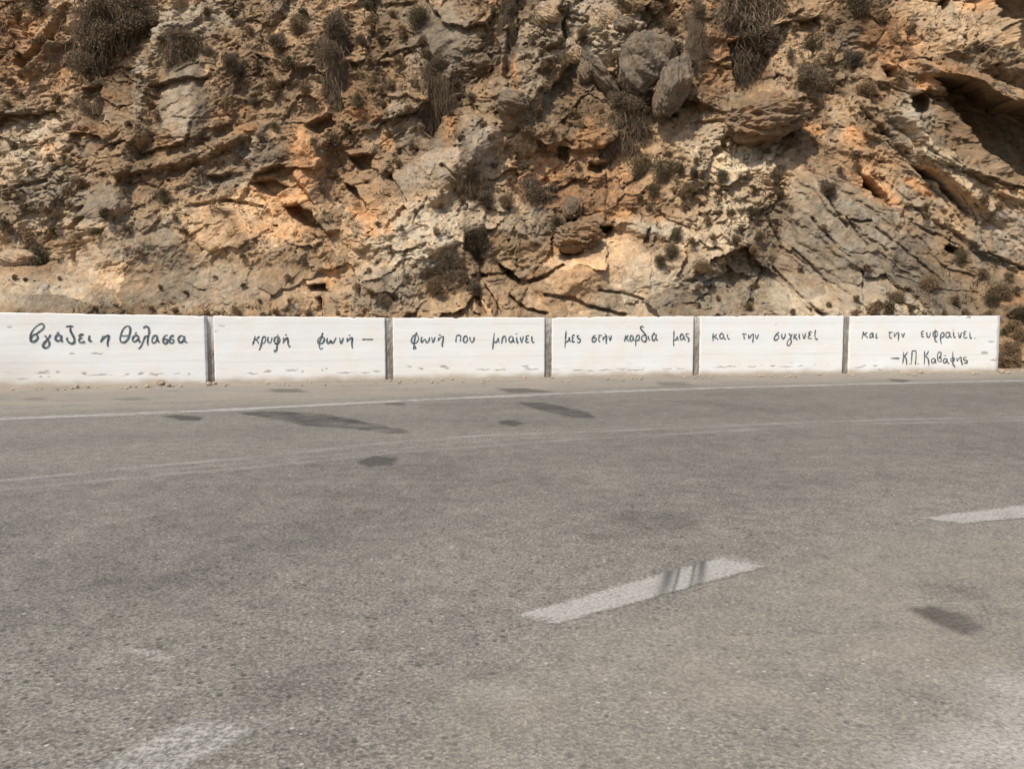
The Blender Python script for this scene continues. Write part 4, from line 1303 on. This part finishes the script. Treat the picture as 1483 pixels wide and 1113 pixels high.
def hanging(px, py, w, h, label, lean=0, idx=0):
    q = on_cliff(px, py + h * .5)
    k = np.linalg.norm(q - np.array([0, 0, EYE])) / F
    d = np.array(ray(px, py + h * .5)); d /= np.linalg.norm(d)
    top = q - d * .35 + np.array([0, 0, h * .5 * k])
    e = bpy.data.objects.new("hanging_shrub", None); COL.objects.link(e)
    e.location = top; e.scale = (w * k * 1.9, w * k * 1.3, h * k)
    e.rotation_euler = (.12, lean, 0)
    tag(e, label, "dead shrub")
    link("hanging_stems", HANG[idx], e)
    c = link("foliage", FOL['g'][idx % 3], e); c.scale = (.42, .42, .22)

hanging(910, 150, 42, 88, "dead grey shrub hanging below the largest round boulder, pale stripe in its middle", 0, 0)
hanging(1085, -10, 58, 100, "largest dead bush hanging at the top edge over a rust-coloured hollow", 0, 1)
hanging(1082, 60, 36, 80, "dark tangled hanging growth beneath the largest dead bush at the top edge", .05, 2)
hanging(632, 110, 26, 95, "narrow dark hanging shrub beside a thin orange streak of rock", 0, 1)
hanging(488, 45, 34, 115, "tall dark dead shrub hanging in the shaded gully left of centre", 0, 2)
hanging(272, 52, 34, 48, "faded bush draping over the smooth grey water-streaked rock", -.05, 0)
hanging(740, 5, 16, 95, "thin strip of dead stems hanging in the cleft above the orange streak", .06, 0)
hanging(155, 10, 52, 120, "wide mass of dead stems hanging in the upper left gully", .1, 1)
hanging(1012, 20, 20, 75, "narrow brown hanging shrub left of the largest dead bush", 0, 2)
hanging(680, 245, 26, 60, "grey twigs trailing down below the oval grey rock", 0, 1)
BIG = [
 (170, 48, 42, 'k', "broad dry brown bush filling the upper left gully"), (212, 32, 30, 'k', "brown bush on the right flank of the upper left gully"), (128, 82, 32, 'k', "brown bush on the left flank of the upper left gully"),
 (140, 152, 24, 'k', "dark bush at the foot of the upper left gully"), (50, 3, 26, 'o', "dark green bush cut by the top edge near the left corner"), (52, 373, 21, 'o', "dark rounded bush just behind the flat pale stone at far left"),
 (236, 284, 15, 'o', "olive bush under the sloping ledge, left half of the cliff"), (335, 95, 20, 'g', "grey bush right of the smooth water-streaked rock"), (480, 66, 32, 'k', "brown bush crowning the tall dead hanging shrub"),
 (604, 26, 22, 'o', "olive bush near the top edge left of the smooth grey slab"), (515, 146, 14, 'o', "dark bush between two orange rock faces left of centre"), (847, 50, 13, 'd', "brown bush between pale rocks at the top edge"),
 (888, 86, 15, 'd', "brown bush wedged against the left side of the largest boulder"), (970, 38, 15, 'd', "brown bush above the tall narrow boulder"), (820, 217, 18, 'o', "dark bush left of the small square hollow"),
 (782, 272, 28, 'g', "large grey twiggy bush over the brown slope at centre"), (733, 290, 18, 'd', "brown bush left of the large grey twiggy bush at centre"), (706, 285, 20, 'g', "grey twiggy bush under the oval grey rock"),
 (926, 243, 22, 'o', "dark olive bush at the foot of the hanging dead shrub"), (960, 245, 20, 'o', "dark olive bush touching the right side of its dark neighbour"), (945, 274, 14, 'o', "dark bush below the pair of dark olive bushes"),
 (997, 277, 16, 'd', "round brown bush on pale scree right of the dark olive pair"), (689, 352, 26, 'k', "dark twiggy bush in the cleft left of the brown knob"), (803, 326, 20, 'o', "flat dark bush left of the overhanging ochre knob"),
 (660, 392, 26, 'k', "twiggy bush low in the dark cleft above the wall"), (632, 412, 20, 'd', "brown bush a little above the third wall panel"), (686, 415, 17, 'g', "twiggy bush at the right of the dark low cleft"), (972, 364, 17, 'o', "dark bush growing on the right end of the tan slab"), (957, 376, 14, 'o', "dark bush hanging at the edge of the tan slab"),
 (1017, 386, 18, 'd', "wide dry bush with a bare arched twig low on the scree"), (1048, 378, 14, 'd', "dry bush at the right side of the wide low bush"), (982, 338, 13, 'o', "dark bush at the end of the pale ledge"), (1048, 254, 13, 'o', "dark oval bush alone on the cream scree"),
 (1125, 257, 14, 'o', "dark bush on the upper edge of the grey slabs"), (1236, 84, 18, 'g', "grey bush high on the right, left of the rust-coloured crag"), (1180, 108, 24, 'g', "wide airy grey twiggy bush above the big brown rock"), (1258, 128, 18, 'd', "brown bush on the crag left of the long dark overhang"),
 (1175, 62, 15, 'o', "olive bush above the wide airy twiggy bush"), (1202, 272, 17, 'g', "lone twiggy bush casting shade on the grey slabs"), (1246, 6, 24, 'o', "dark bush cut by the top edge at right"), (1391, 369, 12, 'o', "dark bush at the lower end of the bedded ledge"),
 (1348, 415, 20, 'd', "brown bush above the end wall panel"), (1301, 428, 15, 'd', "brown bush above the left part of the end panel"), (1447, 422, 22, 'd', "large dry bush beyond the wall near the right edge"), (1436, 433, 14, 'o', "darker bush hugging the large dry bush near the right edge"),
 (1478, 455, 16, 'o', "dark bush at the right edge level with the wall top"), (1462, 505, 18, 'd', "brown bush at the ground just beyond the wall end"), (1480, 488, 14, 'd', "dry bush at the right edge behind the wall end bush"), (560, 434, 15, 'g', "grey bush just above the second joint of the wall"),
 (1105, 55, 30, 'g', "grey bush beside the largest dead bush at the top edge"), (430, 36, 16, 'o', "dark bush near the top edge left of the tall hanging shrub"), (400, 60, 18, 'g', "pale grey bush at the top between two dark bushes"),
]
for a in BIG: big_shrub(*a)
ZONES = [
 ('pale left slope', 'small %s tuft on the pale stony slope at far left', [(80, 142, 10, 'd'), (40, 163, 6, 'o'), (72, 234, 7, 'd'), (91, 228, 6, 'o'), (115, 263, 9, 'd'), (100, 277, 9, 'd'), (98, 297, 8, 'd'), (62, 307, 9, 'd'),
   (40, 346, 14, 'd'), (5, 330, 12, 'o'), (34, 104, 8, 'd'), (148, 312, 11, 'o'), (60, 60, 9, 'd'), (25, 85, 8, 'o'), (15, 120, 9, 'd'), (10, 150, 7, 'd'), (20, 210, 7, 'o'), (45, 250, 6, 'd'), (20, 275, 7, 'd'), (30, 300, 7, 'd'), (75, 335, 7, 'd'),
   (110, 345, 6, 'd'), (135, 335, 8, 'o'), (80, 20, 9, 'd'), (20, 20, 10, 'd'), (110, 205, 5, 'd'), (20, 400, 5, 'd'), (85, 402, 4, 'd'), (35, 404, 4, 'o')]),
 ('grey left rocks', 'small %s tuft among the grey and orange rocks of the left half', [(185, 182, 8, 'o'), (215, 148, 9, 'd'), (236, 60, 8, 'd'), (334, 24, 13, 'o'), (360, 45, 10, 'd'), (300, 15, 9, 'd'), (225, 170, 8, 'd'), (190, 230, 7, 'g'), (290, 250, 8, 'g'),
   (310, 235, 7, 'd'), (255, 315, 8, 'd'), (180, 330, 9, 'g'), (200, 365, 7, 'd'), (265, 335, 9, 'd'), (330, 150, 10, 'd'), (370, 150, 11, 'g'), (395, 120, 12, 'd'), (420, 90, 12, 'o'), (445, 130, 12, 'd'), (400, 180, 8, 'd'), (380, 200, 10, 'g'),
   (355, 235, 8, 'd'), (455, 205, 7, 'd'), (480, 200, 14, 'd'), (500, 185, 10, 'o'), (470, 275, 9, 'g'), (485, 250, 9, 'd'), (440, 20, 10, 'o'), (180, 275, 7, 'd')]),
 ('low left bank', 'small %s tuft on the low tan bank above the second panel', [(349, 373, 6, 'o'), (350, 413, 6, 'o'), (416, 400, 7, 'd'), (374, 435, 5, 'o'), (421, 435, 5, 'd'), (342, 450, 10, 'd'), (450, 452, 8, 'd'), (535, 424, 9, 'd'), (516, 417, 11, 'd'),
   (250, 450, 7, 'd'), (140, 447, 6, 'o'), (168, 447, 5, 'd'), (220, 446, 6, 'd'), (300, 452, 7, 'd'), (400, 452, 9, 'd'), (230, 415, 5, 'd'), (268, 425, 6, 'o'), (310, 400, 5, 'd'), (440, 380, 7, 'g'), (380, 455, 7, 'd'), (490, 452, 6, 'd')]),
 ('central heights', 'small %s tuft on the brown heights left of the orange streak', [(584, 48, 12, 'd'), (554, 58, 11, 'o'), (618, 79, 12, 'd'), (577, 92, 12, 'd'), (561, 126, 11, 'd'), (699, 51, 7, 'o'), (716, 17, 8, 'o'), (540, 30, 11, 'd'), (520, 60, 10, 'g'),
   (535, 90, 11, 'd'), (540, 115, 9, 'd'), (600, 120, 9, 'g'), (590, 160, 10, 'd'), (570, 175, 9, 'd'), (555, 150, 8, 'd'), (610, 60, 11, 'd'), (570, 20, 9, 'd'), (530, 10, 10, 'o'), (505, 25, 9, 'd'), (660, 120, 9, 'g'), (680, 140, 9, 'g'), (610, 185, 8, 'd'),
   (600, 215, 9, 'g'), (575, 235, 7, 'd'), (655, 165, 8, 'd')]),
 ('central spur', 'small %s tuft on the pale spur of rock at the middle', [(669, 287, 8, 'd'), (655, 261, 7, 'd'), (631, 335, 9, 'd'), (547, 324, 7, 'o'), (684, 359, 8, 'd'), (604, 305, 6, 'd'), (580, 330, 6, 'd'), (565, 365, 6, 'd'), (610, 375, 6, 'd'), (640, 300, 6, 'd'), (700, 180, 8, 'd'),
   (716, 200, 7, 'd'), (720, 240, 8, 'd'), (590, 400, 7, 'g'), (535, 390, 6, 'd'), (660, 240, 6, 'd'), (668, 200, 8, 'o'), (640, 275, 5, 'd')]),
 ('rocks above centre', 'small %s tuft among the rocks left of the largest boulder', [(813, 14, 10, 'o'), (793, 102, 12, 'd'), (760, 190, 12, 'd'), (780, 162, 11, 'd'), (827, 166, 13, 'd'), (770, 60, 8, 'g'), (785, 75, 9, 'o'), (790, 130, 9, 'd'), (815, 125, 8, 'd'), (800, 190, 10, 'd'), (785, 215, 10, 'd'),
   (760, 240, 10, 'g'), (750, 220, 9, 'd'), (815, 60, 8, 'd'), (820, 95, 9, 'd'), (840, 180, 9, 'd'), (870, 160, 8, 'd'), (740, 260, 8, 'd'), (880, 215, 10, 'g'), (835, 240, 8, 'd'), (775, 20, 8, 'd')]),
 ('rocks around the boulder pair', 'small %s tuft near the top right of the leaning boulder pair', [(915, 54, 8, 'd'), (982, 68, 13, 'o'), (945, 13, 13, 'd'), (955, 28, 9, 'd'), (920, 15, 10, 'd'), (995, 30, 10, 'd'), (1005, 90, 9, 'o'), (1000, 150, 9, 'd'), (995, 110, 8, 'd'), (880, 55, 7, 'd'), (1010, 5, 9, 'd'), (985, 100, 7, 'd')]),
 ('cream scree', 'small %s tuft on the cream scree with scattered tufts', [(1004, 250, 9, 'o'), (982, 250, 14, 'o'), (1061, 308, 8, 'o'), (1088, 308, 11, 'o'), (1021, 322, 9, 'd'), (1065, 349, 11, 'o'), (1102, 346, 10, 'o'), (1092, 384, 8, 'o'), (1088, 365, 9, 'd'), (1014, 416, 7, 'd'), (1088, 274, 7, 'o'),
   (1129, 277, 9, 'o'), (968, 222, 9, 'd'), (992, 300, 9, 'd'), (1040, 290, 6, 'd'), (1030, 345, 7, 'd'), (1075, 330, 7, 'd'), (1010, 230, 8, 'd'), (1050, 210, 6, 'd'), (1098, 209, 9, 'o'), (1111, 217, 8, 'o'), (1148, 209, 7, 'd'), (1000, 350, 8, 'd'), (1060, 400, 6, 'd'), (1094, 414, 7, 'd'), (1086, 443, 10, 'd'),
   (1040, 430, 6, 'd'), (1125, 330, 6, 'd'), (1145, 300, 6, 'd'), (1010, 440, 6, 'd'), (1110, 300, 7, 'd'), (1070, 180, 6, 'd'), (940, 300, 9, 'd'), (925, 285, 8, 'd')]),
 ('right slope', 'small %s tuft among the bedded rocks on the right', [(1145, 78, 10, 'g'), (1239, 229, 12, 'd'), (1257, 386, 8, 'd'), (1160, 390, 6, 'd'), (1190, 330, 6, 'd'), (1215, 245, 7, 'd'), (1160, 120, 10, 'd'), (1200, 40, 10, 'd'), (1205, 85, 9, 'd'), (1150, 40, 9, 'd'), (1280, 25, 10, 'd'), (1300, 110, 8, 'd'),
   (1340, 300, 8, 'd'), (1450, 300, 9, 'd'), (1430, 290, 9, 'd'), (1410, 300, 7, 'd'), (1320, 40, 9, 'd'), (1385, 433, 8, 'd'), (1321, 447, 8, 'o'), (1240, 430, 7, 'd'), (1200, 440, 6, 'd'), (1150, 450, 7, 'd'), (1275, 440, 9, 'd'), (1425, 395, 9, 'd'), (1460, 400, 9, 'd'), (1475, 420, 8, 'd')]),
 ('foot of the right bank', 'small %s tuft low behind the end of the wall', [(1266, 449, 14, 'd'), (1289, 449, 13, 'o'), (1400, 452, 9, 'd'), (1370, 452, 7, 'd'), (1470, 474, 13, 'd'), (1455, 478, 7, 'o'), (1452, 522, 12, 'd'), (1474, 520, 9, 'd'), (1430, 452, 9, 'd'), (1240, 452, 8, 'd')]),
]
for zone, lab, items in ZONES:
    for (px, py, r, k) in items:
        small_shrub(px, py, r, k, lab % KIND[k], KIND[k] + ' tufts, ' + zone)

# dry grass: thin bleached and brown blades in tufts, thousands of them on the softer ground of the face
GM = np.clip(.35 + 1.3 * fbm(U * .6, V0 * .6, 400, 4), 0, 1) * (1 - .95 * np.clip(smooth_ * 1.2, 0, 1)) * (.35 + .65 * (1 - bed))
for cx, cy, rx, ry, w in ((590, 120, 80, 80, .9), (500, 60, 60, 60, .8), (30, 60, 60, 70, .9), (390, 110, 60, 70, .7), (780, 230, 70, 70, .9), (870, 270, 70, 40, .8), (1180, 110, 90, 60, .9), (1060, 300, 80, 90, .6),
                          (780, 130, 50, 60, .7), (660, 390, 50, 40, .8), (1380, 430, 120, 30, .9), (300, 452, 320, 8, .9), (1250, 455, 160, 10, .8), (500, 200, 50, 50, .7), (960, 30, 60, 40, .7), (1470, 500, 50, 40, .8), (210, 190, 30, 90, .6)):
    GM = np.maximum(GM, w * sstep(1.2, .4, ell(cx, cy, rx, ry)))
vis = (GX > -60) & (GX < 1540) & (GY > -60) & (V0 > -.2)
wgt = (GM * vis).ravel() ** 1.6
nc = 5200
gi = RS.choice(len(wgt), nc, p=wgt / wgt.sum(), replace=False)
gb = P.reshape(-1, 3)[gi]
NBL = 11
ctr = np.repeat(gb, NBL, 0); n_ = len(ctr)
sz_ = np.repeat(.07 + .13 * RS.rand(nc) ** 2, NBL)
dv = RS.normal(size=(n_, 3)) * .55 + np.array([0, -.55, .75]); dv /= np.linalg.norm(dv, axis=1)[:, None]
root = ctr + RS.normal(size=(n_, 3)) * (sz_ * .35)[:, None] + np.array([0, .02, 0])
sd = np.cross(dv, RS.normal(size=(n_, 3))); sd /= np.linalg.norm(sd, axis=1)[:, None] + 1e-6
w_ = (sz_ * .09)[:, None]
tip = root + dv * (sz_ * (.6 + .8 * RS.rand(n_)))[:, None] + np.array([0, 0, -.25]) * (sz_ * RS.rand(n_))[:, None]
Vg = np.stack([root - sd * w_, root + sd * w_, tip], 1).reshape(-1, 3)
M_GRASS = mat_leaf("dry_grass_blades", (.085, .060, .034), (.30, .22, .135))
tag(link("dry_grass", mesh_np("dry_grass", Vg, np.arange(n_ * 3).reshape(-1, 3), M_GRASS)), "dry bleached grass in tufts over the brown rock face", "grass", None, 'stuff')

# ------------------------------------------------------------------ loose stones along the wall foot
ST = [boulder_mesh("stone", 500 + i, M_PEBBLE, 3, .2, 1, .85, .75) for i in range(4)]
def stone(px, py, r, label, group=None):
    x, y = road_pt(px, py); k = y / F
    y = min(y, float(wall_y(x)) - r * k * .8)
    o = link("stone", rnd.choice(ST)); o.location = (x, y, r * k * .45); o.scale = (r * k,) * 3
    o.rotation_euler = (rnd.uniform(-.3, .3), rnd.uniform(-.3, .3), rnd.uniform(0, 6.2))
    tag(o, label, "stone", group)
stone(231, 558, 8, "largest pale stone at the foot of the first verse panel")
stone(244, 560, 4.5, "small stone touching the largest pale stone at the wall foot")
stone(110, 562, 5, "lone pale stone at the wall foot below the tall looped letter")
stone(213, 561, 4, "small stone just left of the largest wall-foot stone")
stone(303, 558, 5, "tan stone at the bottom of the leftmost visible wall joint")
stone(311, 557, 4, "stone just right of the leftmost visible wall joint")
stone(1333, 540.5, 4, "tan stone at the foot of the end panel below the signature")
stone(1450, 540, 5, "stone at the bottom right corner of the wall")
for a in [(188, 561, 3), (196, 561, 2.5), (60, 563, 2), (140, 562, 2), (262, 560, 2.5), (330, 557, 2), (388, 556, 2.5), (412, 555, 2), (450, 554, 2), (520, 553, 2), (565, 552, 2.5), (580, 552, 2), (640, 551, 3), (655, 550, 2.5),
          (700, 549, 2), (760, 548, 2.5), (800, 548, 2.5), (930, 546, 2), (1012, 545, 2.5), (1030, 545, 2), (1100, 544, 2), (1200, 542, 2), (1290, 541, 2), (1350, 541, 2), (1410, 540, 2), (1460, 541, 3), (1472, 538, 3)] + [(c, 563.5 - (c / 1483) * 25 + 3 * rnd.random(), 1.3 + 1.6 * rnd.random()) for c in [rnd.uniform(5, 1478) for _ in range(70)]]:
    stone(*a, "tiny pale pebble in the dust along the wall foot", "pebbles along the wall foot")
